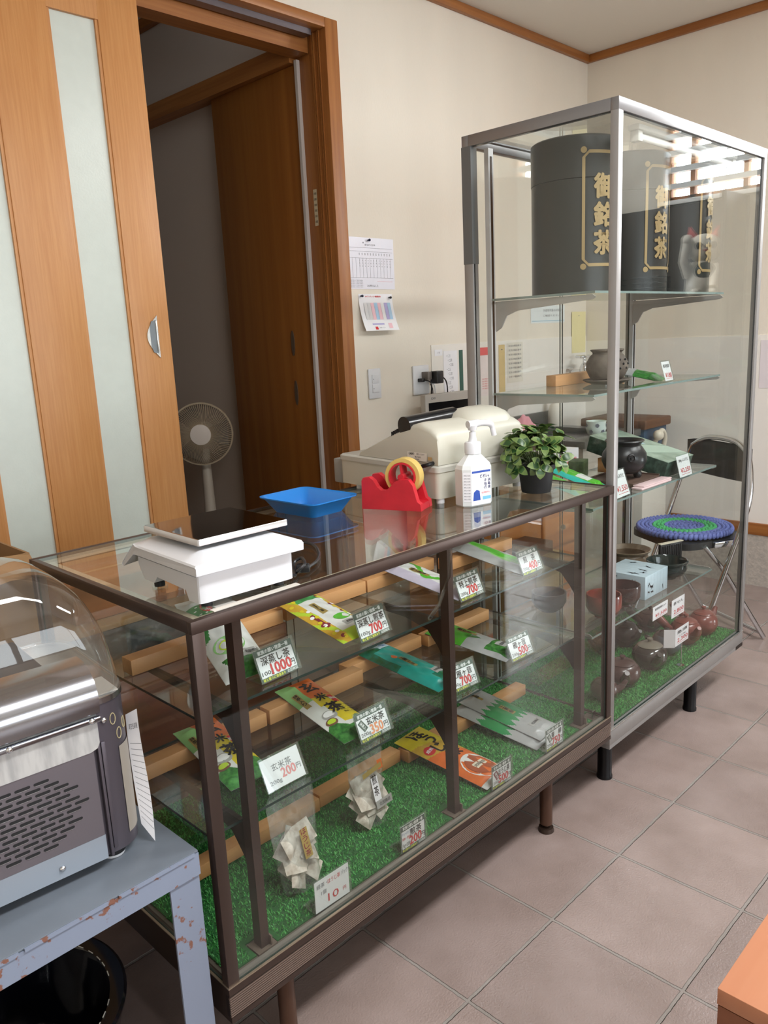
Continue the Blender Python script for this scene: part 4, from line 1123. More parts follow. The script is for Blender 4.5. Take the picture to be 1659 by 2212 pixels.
MB().pane(TX0+0.027, TX0+0.50, TY1-0.010, TY1-0.006, TZB, TZ1-0.0295).build('sliding_pane', [GLASS, EDGEG], tc)
MB().pane(TX0+0.47, TX1-0.023, TY1-0.019, TY1-0.015, TZB, TZ1-0.0295).build('sliding_pane', [GLASS, EDGEG], tc)
MB().box(TX0, TX1, TY0, TY1, TZ0+0.012, TZB-0.0015, bev=0.001).box(TX0, TX1-0.06, TY0, TY1, TZ0, TZ0+0.012).build('base_board', ALUP, tc)
MB().box(TX0-0.001, TX1, TY0-0.002, TY0+0.002, TZB-0.0015, TZB+0.001).build('base_edge', ALUB, tc)
MB().box(TX1-0.06, TX1+0.0005, TY0-0.0008, TY0+0.02, TZ0, TZ0+0.0118).build('corner_cap', BRONZED, tc)
for x, y in ((1.309, 0.004), (1.868, -0.006), (1.309, TY1-0.07), (1.868, TY1-0.07)):
    MB().lathe([(0, 0), (0.0225, 0), (0.0225, 0.008), (0.0205, 0.012), (0.0205, TZ0+0.001), (0, TZ0+0.001)], (x, y, 0.0003), 24).build('leg', mat('black_leg', (9, 9, 12), 0.35, spec=0.3), tc)
for x in (1.296, 2.148):
    u = MB().box(x-0.011, x+0.011, TY1-0.046, TY1-0.0315, TZB, TZ1-0.029, 0).box(x-0.004, x+0.004, TY1-0.0475, TY1-0.046, TZB+0.02, TZ1-0.05, 1).build('shelf_upright', [ALU, BRONZED], tc)
    for z in (1.372, 1.107, 0.80, 0.43):
        s_ = 1 if x < 2 else -1
        xb = x + s_*0.012
        poly = [(TY1-0.047, z-0.001), (0.055, z-0.001), (0.045, z-0.008), (0.055, z-0.014), (TY1-0.12, z-0.030), (TY1-0.085, z-0.042), (TY1-0.066, z-0.075), (TY1-0.047, z-0.085)]
        MB().prism(poly, xb-0.002, xb+0.002, 'x').build('bracket', mat('grey_bracket', (186, 184, 180), 0.45, 0.2), u)
for z in (1.372, 1.107, 0.80, 0.43):
    MB().pane(1.275, 2.10, 0.03, 0.355, z, z+0.006).build('shelf', [glass('cabinet_shelf_glass', (0.95, 0.97, 0.96), 0.045, 0.03, (190, 198, 194)), mat('pale_glass_edge', (128, 146, 142), 0.2)], tc)
lp = MB().box(TX0+0.16, TX1-0.16, TY0+0.03, TY0+0.062, TZ1-0.044, TZ1-0.03, bev=0.004)
lpo = lp.build('lamp_housing', mat('lamp_grey', (176, 178, 174), 0.4), tc)
MB().cyl((TX0+0.19, TY0+0.046, TZ1-0.056), (TX1-0.19, TY0+0.046, TZ1-0.056), 0.0095, n=16).build('lamp_tube', mat('unlit_tube', (232, 236, 234), 0.25), lpo)
for x in (TX0+0.165, TX1-0.185): MB().box(x, x+0.025, TY0+0.034, TY0+0.058, TZ1-0.070, TZ1-0.0445, bev=0.003).build('lamp_socket', mat('lamp_grey', (176, 178, 174), 0.4), lpo)
turf('artificial_turf', TX0+0.026, TX1-0.026, TY0+0.018, TY1-0.05, 30000, lambda x, y, z: (x, y, TZB+z), 'green artificial turf lining the base of the tall display cabinet', 5)
TG = TZB+0.007
C1, C2, C3, C4 = 1.3782, 1.1132, 0.8062, 0.4362

# three big tea canisters on the top shelf
CAN = mat('canister_black', (34, 37, 35), 0.34, spec=0.35)
CGOLD = mat('faded_gold', (150, 128, 84), 0.45, 0.2)
def canister(label, x, y, rz):
    t = thing('tea_canister', label, 'tea canister', (x, y, C1), rz, 'tea canisters on the top shelf')
    R, H = 0.118, 0.392
    MB().lathe([(0, 0), (R-0.002, 0), (R, 0.002), (R, 0.285), (R-0.001, 0.2855)], n=56).build('drum', CAN, t)
    MB().lathe([(R-0.0005, 0.286), (R+0.0012, 0.287), (R+0.0012, H-0.004), (R-0.004, H), (0, H)], n=56).build('lid', CAN, t)
    b = MB()
    def cf(dz): return lambda a, z_: ((R+dz)*math.sin(a/R), -(R+dz)*math.cos(a/R), z_)
    f, g = cf(0.0022), cf(0.0030)
    def strip(a0, a1, z0, z1):
        b.grid(lambda u, v: f(a0+(a1-a0)*u, z0+(z1-z0)*v), 8, 2, 0)
    hw, z0, z1, cw, c = 0.060, 0.065, 0.352, 0.008, 0.018
    strip(-hw, -hw+cw, z0+c, z1-c); strip(hw-cw, hw, z0+c, z1-c)
    strip(-hw+c, hw-c, z0, z0+cw); strip(-hw+c, hw-c, z1-cw, z1)
    for sx in (-1, 1):
        for za, zb in ((z0, z0+c), (z1, z1-c)):
            e = 1 if zb > za else -1
            b.add([f(sx*hw, zb), f(sx*(hw-c), za), f(sx*(hw-c), za+e*cw), f(sx*(hw-cw), zb)], [(0, 1, 2, 3), (3, 2, 1, 0)], 0)
            b.add([f(sx*(hw-0.004)+0.008*math.cos(2*PI*k/12), za-e*0.0+0.008*math.sin(2*PI*k/12)) for k in range(12)], [tuple(range(12))], 0)
    for ch, z_ in (('御', 0.265), ('銘', 0.195), ('茶', 0.125)): b.text(ch, 0, z_, 0.058, g, 0, w=0.056, bold=0.045)
    b.build('gold_lettering', CGOLD, t)
canister('big black tea canister with gold lettering, at the counter end of the top shelf', 1.412, 0.170, R12(-22))
canister('big black tea canister with gold lettering, middle of the three', 1.722, 0.178, R12(-9))
canister('big black tea canister with gold lettering, at the far end of the top shelf', 2.030, 0.178, R12(6))

# second shelf
bar(1.520, 1.955, 0.300, C2, 'wooden bar on the cabinet shelf behind the round openwork pot', T=TT, base=0.0, group='wooden bars in the cabinet', h=0.034)
t = thing('incense_pot', 'round grey-brown openwork pot on a saucer in the tall cabinet', 'pot', (1.66, 0.205, C2))
CLAY = mat('grey_brown_clay', (108, 98, 88), 0.75, rgb2=(84, 74, 66), vscale=30, bump=0.6, bscale=70)
MB().lathe([(0, 0), (0.045, 0), (0.062, 0.006), (0.073, 0.012), (0.072, 0.015), (0.058, 0.010), (0.0, 0.008)], n=40).build('saucer', CLAY, t)
MB().lathe([(0, 0.0085), (0.038, 0.009), (0.052, 0.02), (0.064, 0.045), (0.063, 0.065), (0.052, 0.085), (0.044, 0.092), (0.044, 0.096), (0.051, 0.102), (0.050, 0.105), (0.040, 0.100), (0.038, 0.09), (0.0, 0.085)], n=48).build('pot_body', CLAY, t)
b = MB()
for i in range(7):
    a = -2.4+0.42*i
    for j in range(3):
        z_ = 0.048+0.013*j
        r_ = 0.0642 if j < 2 else 0.0608
        aa = a+(0.2 if j % 2 else 0)
        if i in (1, 2, 5, 6): b.sphere((r_*math.cos(aa), r_*math.sin(aa), z_), 0.0035, 0.0035, 0.0035, 8, 6)
b.build('pierced_holes', BLACKM, t)
p = Packet('tea_packet', 'silver and green tea packet leaning on the bar beside the openwork pot', 1.80, 0.095, C2+0.001, 0.095, 0.25, R12(11), R12(2), 0.016, [SILV, GRF, GRB, SILV],
    lambda u, v: (1 if v < 0.30+0.1*u else 0) if v < 0.42 else 0, T=TT, base=0.0, group='tea packets in the cabinet', seed=14)
card('handwritten price card for fine tea on the second cabinet shelf', 1.735, 0.050, C2+0.0012, R12(4), R12(16), '番茶雑茶', '¥180', '', 'hand', T=TT, base=0.0, w=0.066, h=0.062, group='price cards in the cabinet')

# third shelf
t = thing('trivet_board', 'brown rectangular wooden tray under the black three-legged pot', 'wooden tray', (1.585, 0.072, C3))
WAL = wood('walnut_board', (104, 82, 72), (84, 64, 56), 'x', 0.45)
MB().box(0, 0.175, 0, 0.160, 0, 0.014, bev=0.0015).build('board', WAL, t)
MB().box(0, 0.175, 0.154, 0.160, 0.0142, 0.018).box(0.169, 0.175, 0.0, 0.1538, 0.0142, 0.018).build('rim_strip', WAL, t)
t = thing('tripod_pot', 'black three-legged iron style pot with a ring boss on the brown tray', 'pot', (1.660, 0.142, C3+0.0145))
IRON = mat('black_glaze', (34, 34, 36), 0.32, bump=0.2, bscale=60)
MB().lathe([(0, 0.016), (0.04, 0.018), (0.060, 0.034), (0.069, 0.058), (0.066, 0.080), (0.054, 0.098), (0.049, 0.104), (0.051, 0.110), (0.060, 0.118), (0.058, 0.121), (0.047, 0.114), (0.044, 0.10), (0, 0.095)], n=48).build('pot_body', IRON, t)
for k in range(3):
    a = -0.75+2*PI*k/3
    MB().lathe([(0, 0), (0.009, 0), (0.013, 0.006), (0.013, 0.014), (0.009, 0.024), (0.0, 0.026)], (0.043*math.cos(a), 0.043*math.sin(a), 0.0), 14).build('leg', IRON, t)
a = -2.35
M = Matrix.Translation((0.067*math.cos(a), 0.067*math.sin(a), 0.072)) @ Matrix.Rotation(a, 4, 'Z')
MB().loft([[(q_, r_*math.cos(2*PI*k/16), r_*math.sin(2*PI*k/16)) for k in range(16)] for q_, r_ in ((-0.006, 0.013), (0.004, 0.013), (0.006, 0.010), (0.003, 0.007), (0.003, 0.0045), (0.008, 0.003))], 0, M=M).build('boss', IRON, t)
o = MB().box(0, 0.19, 0, 0.036, 0, 0.007, bev=0.003).box(0.015, 0.195, 0.002, 0.038, 0.0072, 0.011, bev=0.0015).build('folded_cloth', mat('pale_pink_cloth', (232, 204, 206), 0.8, var=0.06, vscale=40), loc=(1.565, 0.0335, C3), rot=(0, 0, -0.02))
tag(o, 'folded pale pink cloth at the front edge of the third cabinet shelf', 'cloth')
t = thing('gift_box', 'flat green patterned gift box behind the 2250 yen card', 'gift box', (1.775, 0.054, C3+0.001), rot=(R12(14.5), 0, 0))
t.location.y = 0.066
bar(1.79, 1.95, 0.272, C3, 'short wooden bar propping up the back of the green gift box', T=TT, base=0.0, group='wooden bars in the cabinet', h=0.048)
GBX = mat('green_washi', (168, 190, 174), 0.22, rgb2=(128, 154, 138), vscale=22, detail=6)
GBS = mat('green_marbled', (72, 96, 84), 0.45, rgb2=(40, 58, 50), vscale=60, detail=6)
MB().box(0, 0.185, 0, 0.285, 0, 0.052, bev=0.001).build('box_body', GBS, t)
b = MB().box(-0.001, 0.186, -0.001, 0.286, 0.0522, 0.0540, 0)
b.add([(0.0, 0.10, 0.0543), (0.185, 0.02, 0.0543), (0.185, 0.09, 0.0543), (0.0, 0.20, 0.0543)], [(0, 1, 2, 3)], 1)
b.add([(0.03, 0.19, 0.0544), (0.12, 0.14, 0.0544), (0.14, 0.19, 0.0544), (0.06, 0.23, 0.0544)], [(0, 1, 2, 3)], 2)
b.build('lid_wrap', [GBX, mat('pale_green_wrap', (178, 200, 184), 0.35), mat('pale_blue_wrap', (172, 198, 214), 0.35)], t)
for i, (x, y, rz, lb) in enumerate(((1.425, 0.145, R12(9), 'long teal tea packet with green label on the third shelf, at the counter end'), (1.530, 0.145, R12(7), 'long teal tea packet with green and white label next to the brown tray'))):
    p = Packet('tea_packet', lb, x, y, C3+0.0015, 0.088, 0.215, R12(18), rz, 0.014, [mat('turquoise_foil', (66, 188, 176), 0.3), GRB, WHF, TEAL],
        (lambda u, v: 1 if abs(u-0.5) < 0.30 and v < 0.85 else 0) if i == 0 else (lambda u, v: 2 if abs(u-0.5) < 0.26 and 0.2 < v < 0.4 else (1 if abs(u-0.5) < 0.3 and v < 0.8 else 0)), T=TT, base=0.0, group='tea packets in the cabinet', seed=20+i)
bar(1.34, 1.575, 0.318, C3, 'wooden bar under the teal packets on the third cabinet shelf', T=TT, base=0.0, group='wooden bars in the cabinet', h=0.048)
o = MB().box(0, 0.07, 0, 0.05, 0, 0.055, bev=0.002).build('moss_box', mat('moss_print', (86, 104, 62), 0.6, rgb2=(52, 66, 38), vscale=50), loc=(1.66, 0.285, C3), rot=(0, 0, 0.3))
tag(o, 'small moss green package behind the black three-legged pot', 'package')
card('handwritten 1550 yen card at the counter end of the third shelf', 1.415, 0.034, C3+0.0012, R12(3), R12(18), '200g ふるさと', '¥1,550', '', 'hand', T=TT, base=0.0, w=0.088, h=0.078, group='price cards in the cabinet')
card('handwritten 2250 yen card in front of the green gift box', 1.797, 0.022, C3+0.0012, 0, R12(14), '200g ふるさと', '¥2,250', '', 'hand', T=TT, base=0.0, w=0.092, h=0.070, group='price cards in the cabinet')

# fourth shelf
def bowl(name, label, x, y, z, prof, m, cat='bowl', group='bowls in the cabinet'):
    o = MB().lathe(prof, n=48).build(name, m, loc=(x, y, z))
    return tag(o, label, cat, group)
bowl('tea_bowl', 'wide tan bowl with flared rim at the back of the lower shelf', 1.945, 0.266, C4, [(0, 0), (0.04, 0), (0.042, 0.006), (0.062, 0.02), (0.068, 0.042), (0.063, 0.056), (0.076, 0.068), (0.077, 0.071), (0.073, 0.0715), (0.058, 0.057), (0.06, 0.04), (0.05, 0.02), (0, 0.012)], mat('tan_glaze', (150, 132, 112), 0.25, rgb2=(116, 98, 82), vscale=20))
bowl('tea_bowl', 'dark green glazed bowl with thick rolled rim beside the blue box', 1.915, 0.110, C4, [(0, 0), (0.03, 0), (0.031, 0.006), (0.055, 0.016), (0.066, 0.036), (0.064, 0.052), (0.069, 0.058), (0.069, 0.062), (0.064, 0.064), (0.059, 0.056), (0.058, 0.036), (0.045, 0.016), (0, 0.010)], mat('dark_green_glaze', (36, 48, 46), 0.12, coat=0.5))
bowl('tea_bowl', 'dark brown tea bowl with pale foot in front of the blue box', 1.578, 0.095, C4, [(0, 0), (0.027, 0), (0.026, 0.005), (0.042, 0.012), (0.052, 0.03), (0.053, 0.060), (0.0515, 0.0665), (0.049, 0.066), (0.048, 0.04), (0.04, 0.018), (0, 0.012)], mat('brown_glaze', (74, 44, 40), 0.16, rgb2=(46, 30, 30), vscale=14, coat=0.4))
bowl('tea_bowl', 'red-brown tea bowl beside the cabinet corner post', 1.452, 0.092, C4, [(0, 0), (0.027, 0), (0.026, 0.005), (0.044, 0.014), (0.053, 0.032), (0.053, 0.064), (0.051, 0.070), (0.048, 0.069), (0.047, 0.04), (0.04, 0.02), (0, 0.012)], mat('red_glaze', (150, 62, 48), 0.16, rgb2=(92, 38, 34), vscale=10, coat=0.4))
bowl('tea_bowl', 'dark bowl at the back of the lower shelf behind the red-brown bowl', 1.40, 0.25, C4, [(0, 0), (0.027, 0), (0.044, 0.014), (0.053, 0.032), (0.053, 0.06), (0.049, 0.06), (0.04, 0.02), (0, 0.012)], mat('slate_glaze', (64, 60, 62), 0.2))
t = thing('carton_box', 'pale blue carton printed with dark blue plants on the lower shelf', 'box', (1.650, 0.058, C4))
b = MB().box(0, 0.158, 0, 0.150, 0, 0.076, 0, bev=0.0012)
rd = random.Random(4)
for i in range(16):
    ft = i % 3
    u, v = rd.uniform(0.02, 0.138), rd.uniform(0.012, 0.064)
    f = (lambda a, c: (a, -0.0004, c)) if ft == 0 else ((lambda a, c: (a, c*1.9, 0.0764)) if ft == 1 else (lambda a, c: (-0.0004, 0.15-a*0.95, c)))
    for k in range(3):
        a = rd.uniform(0, PI)
        L_ = rd.uniform(0.007, 0.013)
        dx, dz = L_*math.cos(a), L_*math.sin(a)
        b.add([f(u-dx, v-dz), f(u-dz*0.2, v+dx*0.2), f(u+dx, v+dz), f(u+dz*0.2, v-dx*0.2)], [(0, 1, 2, 3), (3, 2, 1, 0)], 1)
for k in range(7):
    f = lambda a, c: (a, -0.0003, c)
    b.add([f(0.015+0.022*k, 0.002), f(0.0156+0.022*k, 0.002), f(0.0056+0.022*k+0.012, 0.074), f(0.005+0.022*k+0.012, 0.074)], [(0, 1, 2, 3)], 2)
    f = lambda a, c: (a, c, 0.0763)
    b.add([f(0.015+0.022*k, 0.002), f(0.0156+0.022*k, 0.002), f(0.0206+0.018*k, 0.148), f(0.02+0.018*k, 0.148)], [(0, 1, 2, 3)], 2)
b.build('box_body', [mat('pale_blue_card', (190, 210, 220), 0.4), mat('plant_blue', (52, 68, 92), 0.5), mat('line_blue', (130, 156, 176), 0.5)], t)
o = MB().box(0, 0.105, 0, 0.012, 0, 0.075, 0, bev=0.002)
for k in range(11): o.box(0.006+0.0088*k, 0.010+0.0088*k, -0.002, 0.0005, 0.006, 0.068, 0)
o.box(-0.002, 0.107, -0.003, 0.014, 0.0752, 0.079, 1, bev=0.001)
o = o.build('ribbed_tray', [BLACK, mat('cream_rim', (220, 212, 190), 0.5)], loc=(2.035, 0.19, C4), rot=(0, 0, -0.35))
tag(o, 'black ribbed tray with cream rim standing upright behind the green bowl', 'tray')

# teapots on the turf
def teapot(label, x, y, r, h, m, spout, handle=None, lidm=None, rz=0.0, top=None):
    t = thing('teapot', label, 'teapot', (x, y, TG), rz, 'teapots in the cabinet')
    k = r
    MB().lathe([(0, 0), (0.55*k, 0), (0.62*k, 0.004), (0.88*k, 0.22*h), (k, 0.48*h), (0.93*k, 0.74*h), (0.74*k, 0.90*h), (0.66*k, 0.93*h), (0.64*k, 0.90*h), (0, 0.88*h)], n=44).build('pot_body', m, t)
    lm = lidm or m
    lid = MB().lathe([(0.0, 0.895*h), (0.69*k, 0.935*h), (0.70*k, 0.955*h), (0.60*k, 1.01*h), (0.30*k, 1.08*h), (0.0, 1.09*h)], n=40).build('lid', lm, t)
    MB().lathe([(0.0, 1.075*h), (0.09*k, 1.08*h), (0.085*k, 1.13*h), (0.16*k, 1.19*h), (0.15*k, 1.24*h), (0.0, 1.27*h)], n=20).build('knob', lm, lid)
    if spout is not None:
        c, s_ = math.cos(spout), math.sin(spout)
        pts = smooth([(0.86*k*c, 0.86*k*s_, 0.46*h), (1.18*k*c, 1.18*k*s_, 0.62*h), (1.42*k*c, 1.42*k*s_, 0.86*h), (1.58*k*c, 1.58*k*s_, 0.98*h)], 4)
        n = len(pts)
        MB().tube(pts, [0.30*k-0.17*k*i/(n-1) for i in range(n)], 14).build('spout', m, t)
    if handle is not None:
        c, s_ = math.cos(handle), math.sin(handle)
        pts = smooth([(0.86*k*c, 0.86*k*s_, 0.55*h), (1.2*k*c, 1.2*k*s_, 0.72*h), (1.7*k*c, 1.7*k*s_, 1.06*h), (2.1*k*c, 2.1*k*s_, 1.38*h)], 3)
        n = len(pts)
        MB().tube(pts, [0.18*k+0.13*k*(i/(n-1))**0.7 for i in range(n-1)]+[0.24*k], 14).build('side_handle', m, t)
    return t
KB = mat('dark_brown_clay', (80, 58, 54), 0.26, var=0.15, vscale=20, coat=0.25)
KR = mat('red_brown_clay', (132, 68, 58), 0.25, var=0.15, vscale=20, coat=0.3)
KG = mat('grey_green_glaze', (70, 64, 58), 0.14, rgb2=(52, 52, 48), vscale=14, coat=0.5)
KD = mat('dark_slate_glaze', (40, 42, 42), 0.18, coat=0.4)
KBL = mat('blue_grey_glaze', (96, 118, 128), 0.2, rgb2=(60, 52, 50), vscale=5, coat=0.4)
teapot('large dark brown clay teapot nearest the showcase end of the turf', 1.510, 0.058, 0.056, 0.074, KB, -2.5, None, rz=0)
teapot('small brown teapot in the cabinet corner, partly behind the bronze post', 1.385, 0.050, 0.042, 0.058, KB, -0.9)
teapot('grey-green glazed teapot with pale lid between the brown and blue teapots', 1.680, 0.052, 0.057, 0.078, KG, -2.35, None, mat('pale_olive_glaze', (128, 122, 108), 0.15, coat=0.4))
teapot('blue-grey teapot with brown foot behind the folded price card', 1.825, 0.062, 0.050, 0.068, KBL, 2.6, None, KD)
teapot('red-brown clay teapot next to the folded price card', 1.945, 0.050, 0.053, 0.082, KR, -2.2, 2.4)
teapot('red-brown clay teapot at the far end of the turf with raised side handle', 2.062, 0.038, 0.050, 0.080, KR, -0.15, 2.1)
teapot('dark slate teapot in the second row behind the large brown teapot', 1.800, 0.200, 0.050, 0.078, KD, -2.0)
teapot('small dark slate teapot in the second row near the counter', 1.690, 0.215, 0.042, 0.070, KD, 2.6)
teapot('brown clay teapot in the second row under the lower shelf', 1.985, 0.200, 0.048, 0.07, KB, -2.6, 2.8)
def hung(label, x, z, w, h, name, price, weight, top):
    t = card(label, x, 0.0235, z, 0, 0.0, name, price, weight, 'hand', T=TT, base=0.0, w=w, h=h, group='price cards in the cabinet')
    for c in list(t.children):
        if c.name.startswith('clear_stand'): bpy.data.objects.remove(c)
    MB().box(0.1*w, 0.9*w, 0.0006, 0.0014, h-0.012, top-0.0006-z).build('clear_hanger', ACRYL, t)
    return t
hung('pale printed 1500 yen card hanging from the lower shelf edge', 1.634, 0.377, 0.106, 0.047, '抹茶用茶碗セット', '¥1,500', '', 0.430)
hung('handwritten tea whisk card at 2800 yen hanging from the lower shelf edge', 1.768, 0.345, 0.098, 0.064, '茶せん', '2,800', '', 0.430)
t = card('folded white teapot price card standing among the teapots', 1.690, -0.026, 0.285, 0, 0.0, '急須', '2,300', '小 1,700', 'hand', T=TT, base=0.0, w=0.10, h=0.060, group='price cards in the cabinet')
for c in list(t.children):
    if c.name.startswith('clear_stand'): bpy.data.objects.remove(c)
b = MB().cyl((0.06, 0.004, TG-0.285-0.005), (0.06, 0.004, 0.03), 0.0016, n=8)
b.lathe([(0, 0), (0.012, 0), (0.012, 0.003), (0, 0.003)], (0.06, 0.006, TG-0.285-0.003), 16)
b.build('wire_stand', CHROME, t)
MB().box(-0.034, 0.0, 0.0, 0.0008, 0.0, 0.060, M=Matrix.Rotation(-0.9, 4, 'Z')).build('folded_flap', PAPER, t)
# ------------------------------------------------------------------ on the walls
def wallsheet(name, label, x0, x1, z0, z1, fn, mats, group='papers on the door wall', y=WY-0.0006, cat='paper', curl=0.0, pins=()):
    b = MB()
    f0 = lambda a, c: (x0+(x1-x0)*a, y-0.0005-curl*(1-c)**2, z0+(z1-z0)*c)
    b.grid(f0, 2, 10, 0)
    f = lambda a, c: (x0+(x1-x0)*a, y-0.0012-curl*(1-c)**2, z0+(z1-z0)*c)
    fn(b, f, (x1-x0)/(z1-z0))
    t = thing(name, label, cat, (0, 0, 0), group=group)
    b.build('sheet', mats, t)
    for a, c, m in pins:
        p = f(a, c)
        MB().cyl(p, (p[0], p[1]-0.008, p[2]), 0.003, 0.0045, 12).sphere((p[0], p[1]-0.010, p[2]), 0.005).build('push_pin', m, t)
    return t
NAVY = mat('navy_pin', (24, 36, 66), 0.3)
def form(b, f, asp):
    r = lambda a0, a1, c0, c1, mi: b.add([f(a0, c0), f(a1, c0), f(a1, c1), f(a0, c1)], [(0, 1, 2, 3)], mi)
    b.text('配達予定表', 0.5, 0.86, 0.035, f, 1, w=0.22); b.text('様', 0.36, 0.90, 0.03, f, 1, w=0.03)
    for i in range(13): r(0.05+0.072*i, 0.053+0.072*i, 0.22, 0.60, 1)
    for c in (0.60, 0.73, 0.80, 0.22): r(0.02, 0.97, c, c+0.004, 1)
    for i in range(12): b.text('煎茶', 0.27+0.058*i, 0.68, 0.05, f, 1, w=0.02); b.text('一二三四', 0.27+0.058*i, 0.50, 0.14, f, 1, w=0.014)
    for i in range(5): b.text('お届け先とご注文の控え', 0.18, 0.17-0.032*i, 0.02, f, 1, w=0.28)
    r(0.62, 0.95, 0.15, 0.154, 2); b.text('20枚以上', 0.52, 0.07, 0.045, f, 1, w=0.24)
wallsheet('delivery_form', 'white printed form in a clear sleeve pinned beside the door frame', 1.572, 1.838, 1.474, 1.668, form, [mat('form_paper', (226, 226, 236), 0.35), GREYI, PINKI], pins=((0.46, 0.95, NAVY),))
def cal(b, f, asp):
    r = lambda a0, a1, c0, c1, mi: b.add([f(a0, c0), f(a1, c0), f(a1, c1), f(a0, c1)], [(0, 1, 2, 3)], mi)
    b.text('ゆうパック運賃表', 0.42, 0.93, 0.05, f, 1, w=0.46, bold=0.02)
    for i, mi in enumerate((5, 5, 2, 3, 2, 6, 4, 3)): r(0.12+0.10*i, 0.215+0.10*i, 0.30, 0.76, mi)
    for i in range(8):
        for j in range(8): b.text('800', 0.167+0.10*i, 0.34+0.05*j, 0.022, f, 7, w=0.05)
    r(0.25, 0.60, 0.16, 0.20, 4); r(0.30, 0.38, 0.03, 0.11, 1); r(0.72, 0.83, 0.06, 0.20, 2); b.text('ご利用ください', 0.5, 0.08, 0.03, f, 7, w=0.2)
wallsheet('rate_sheet', 'small curling pink and blue rate table pinned under the printed form', 1.628, 1.818, 1.313, 1.456, cal, [PAPER, RED, mat('pale_pink_print', (240, 196, 206), 0.6), mat('pale_blue_print', (170, 204, 232), 0.6), mat('lilac_print', (178, 170, 216), 0.6), mat('pale_grey_print', (216, 216, 218), 0.6), mat('near_white_print', (232, 232, 234), 0.6), GREYI], curl=0.035, pins=((0.06, 0.94, NAVY), (0.90, 0.90, BLACK)))
def memo(b, f, asp):
    for i in range(9): b.text('一二三四五'[:3+i % 3], 0.35+0.1*(i % 3), 0.90-0.09*i, 0.05, f, 1, w=0.3)
wallsheet('memo_strip', 'narrow white handwritten memo strip on the splash panel', 2.126, 2.222, 0.995, 1.214, memo, [PAPER, GREYI], y=WY-0.0046)
b = MB().box(2.236, 2.262, WY-0.0055, WY-0.0044, 1.012, 1.214)
tag(b.build('green_strip', mat('dark_green_tape', (56, 92, 80), 0.6)), 'dark green cloth strip stuck beside the memo', 'strip')
def tg(b, f, asp): b.text('メモ', 0.5, 0.5, 0.3, f, 1, w=0.3)
wallsheet('small_label', 'tiny pale label at the top corner of the splash panel', 2.068, 2.120, 1.196, 1.222, tg, [PAPER, GREYI], y=WY-0.0046)
def pk(b, f, asp):
    b.add([f(0, 0.84), f(1, 0.84), f(1, 1), f(0, 1)], [(0, 1, 2, 3)], 1)
    for i in range(5): b.text('お知らせ', 0.5, 0.35-0.05*i, 0.03, f, 1, w=0.7)
wallsheet('notice_sheet', 'white sheet with red top band seen through the cabinet', 2.385, 2.500, 0.995, 1.218, pk, [mat('pinkish_paper', (238, 226, 226), 0.6), mat('coral_print', (226, 96, 100), 0.6)], y=WY-0.0046)
def m2(b, f, asp):
    for i in range(8): b.text('注文の電話番号', 0.5, 0.92-0.11*i, 0.05, f, 1, w=0.8)
wallsheet('handwritten_list', 'handwritten list on the splash panel behind the cabinet', 2.600, 2.735, 1.040, 1.232, m2, [mat('list_paper', (226, 222, 210), 0.6), GREYI], y=WY-0.0046)
wallsheet('tan_strip', 'tan paper strip next to the handwritten list behind the cabinet', 2.535, 2.585, 0.995, 1.225, lambda b, f, a: b.text('一', 0.5, 0.9, 0.02, f, 1), [mat('tan_paper', (216, 192, 140), 0.6), GREYI], y=WY-0.0046)
def nt_(b, f, asp):
    b.text('水道使用量のお知らせ', 0.65, 0.72, 0.16, f, 1, w=0.6); b.text('ご確認ください', 0.6, 0.42, 0.12, f, 1, w=0.5); b.add([f(0.03, 0.1), f(0.97, 0.1), f(0.97, 0.14), f(0.03, 0.14)], [(0, 1, 2, 3)], 2)
wallsheet('utility_notice', 'pale blue utility notice high behind the cabinet', 2.813, 3.125, 1.318, 1.405, nt_, [mat('notice_paper', (222, 230, 232), 0.5), GREYI, mat('sky_label2', (150, 190, 210), 0.5)])
wallsheet('yellow_sheet', 'pale yellow sheet in the wall corner behind the cabinet', 3.19, 3.33, 1.155, 1.37, lambda b, f, a: b.text('一', 0.5, 0.9, 0.01, f, 1), [mat('pale_yellow_paper', (232, 222, 168), 0.6), GREYI], y=WY-0.0046)
b = MB()
b.box(RX-0.0055, RX-0.0044, 0.06, 0.337, 0.969, 1.189, 0)
b.box(RX-0.0058, RX-0.0056, 0.10, 0.30, 1.14, 1.16, 1)
tag(b.build('wall_notice', [mat('lavender_paper', (224, 216, 220), 0.6), GREYI]), 'pinkish notice on the far wall beyond the tall cabinet', 'paper')
# switch, socket and leads
t = thing('light_switch', 'white double rocker light switch on the wall beside the door', 'light switch', (1.6905, WY-0.0004, 1.105))
MB().box(-0.035, 0.035, -0.008, 0, -0.060, 0.060, 0, bev=0.004).build('cover_plate', WHITEP, t)
for z in (-0.036, 0.002):
    MB().box(-0.018, 0.020, -0.0115, -0.006, z, z+0.035, 0, bev=0.0015).box(-0.014, -0.011, -0.0122, -0.0114, z+0.015, z+0.018, 1).build('rocker', [WHITEP, INK], t)
t = thing('wall_socket', 'white wall socket with black and grey adapters plugged in', 'socket', (1.972, WY-0.0004, 1.100))
MB().box(-0.051, 0.051, -0.009, 0, -0.062, 0.062, 0, bev=0.004).build('cover_plate', WHITEP, t)
a_ = MB().box(0.0, 0.028, -0.045, -0.009, 0.0, 0.034, 0, bev=0.003).build('grey_adapter', mat('grey_adapter', (112, 104, 98), 0.4), t)
MB().box(0.03, 0.075, -0.070, -0.030, -0.018, 0.035, 0, bev=0.004).build('black_charger', BLACK, t)
MB().box(-0.026, -0.006, -0.034, -0.009, -0.008, 0.008, 0, bev=0.003).build('plug', BLACK, t)
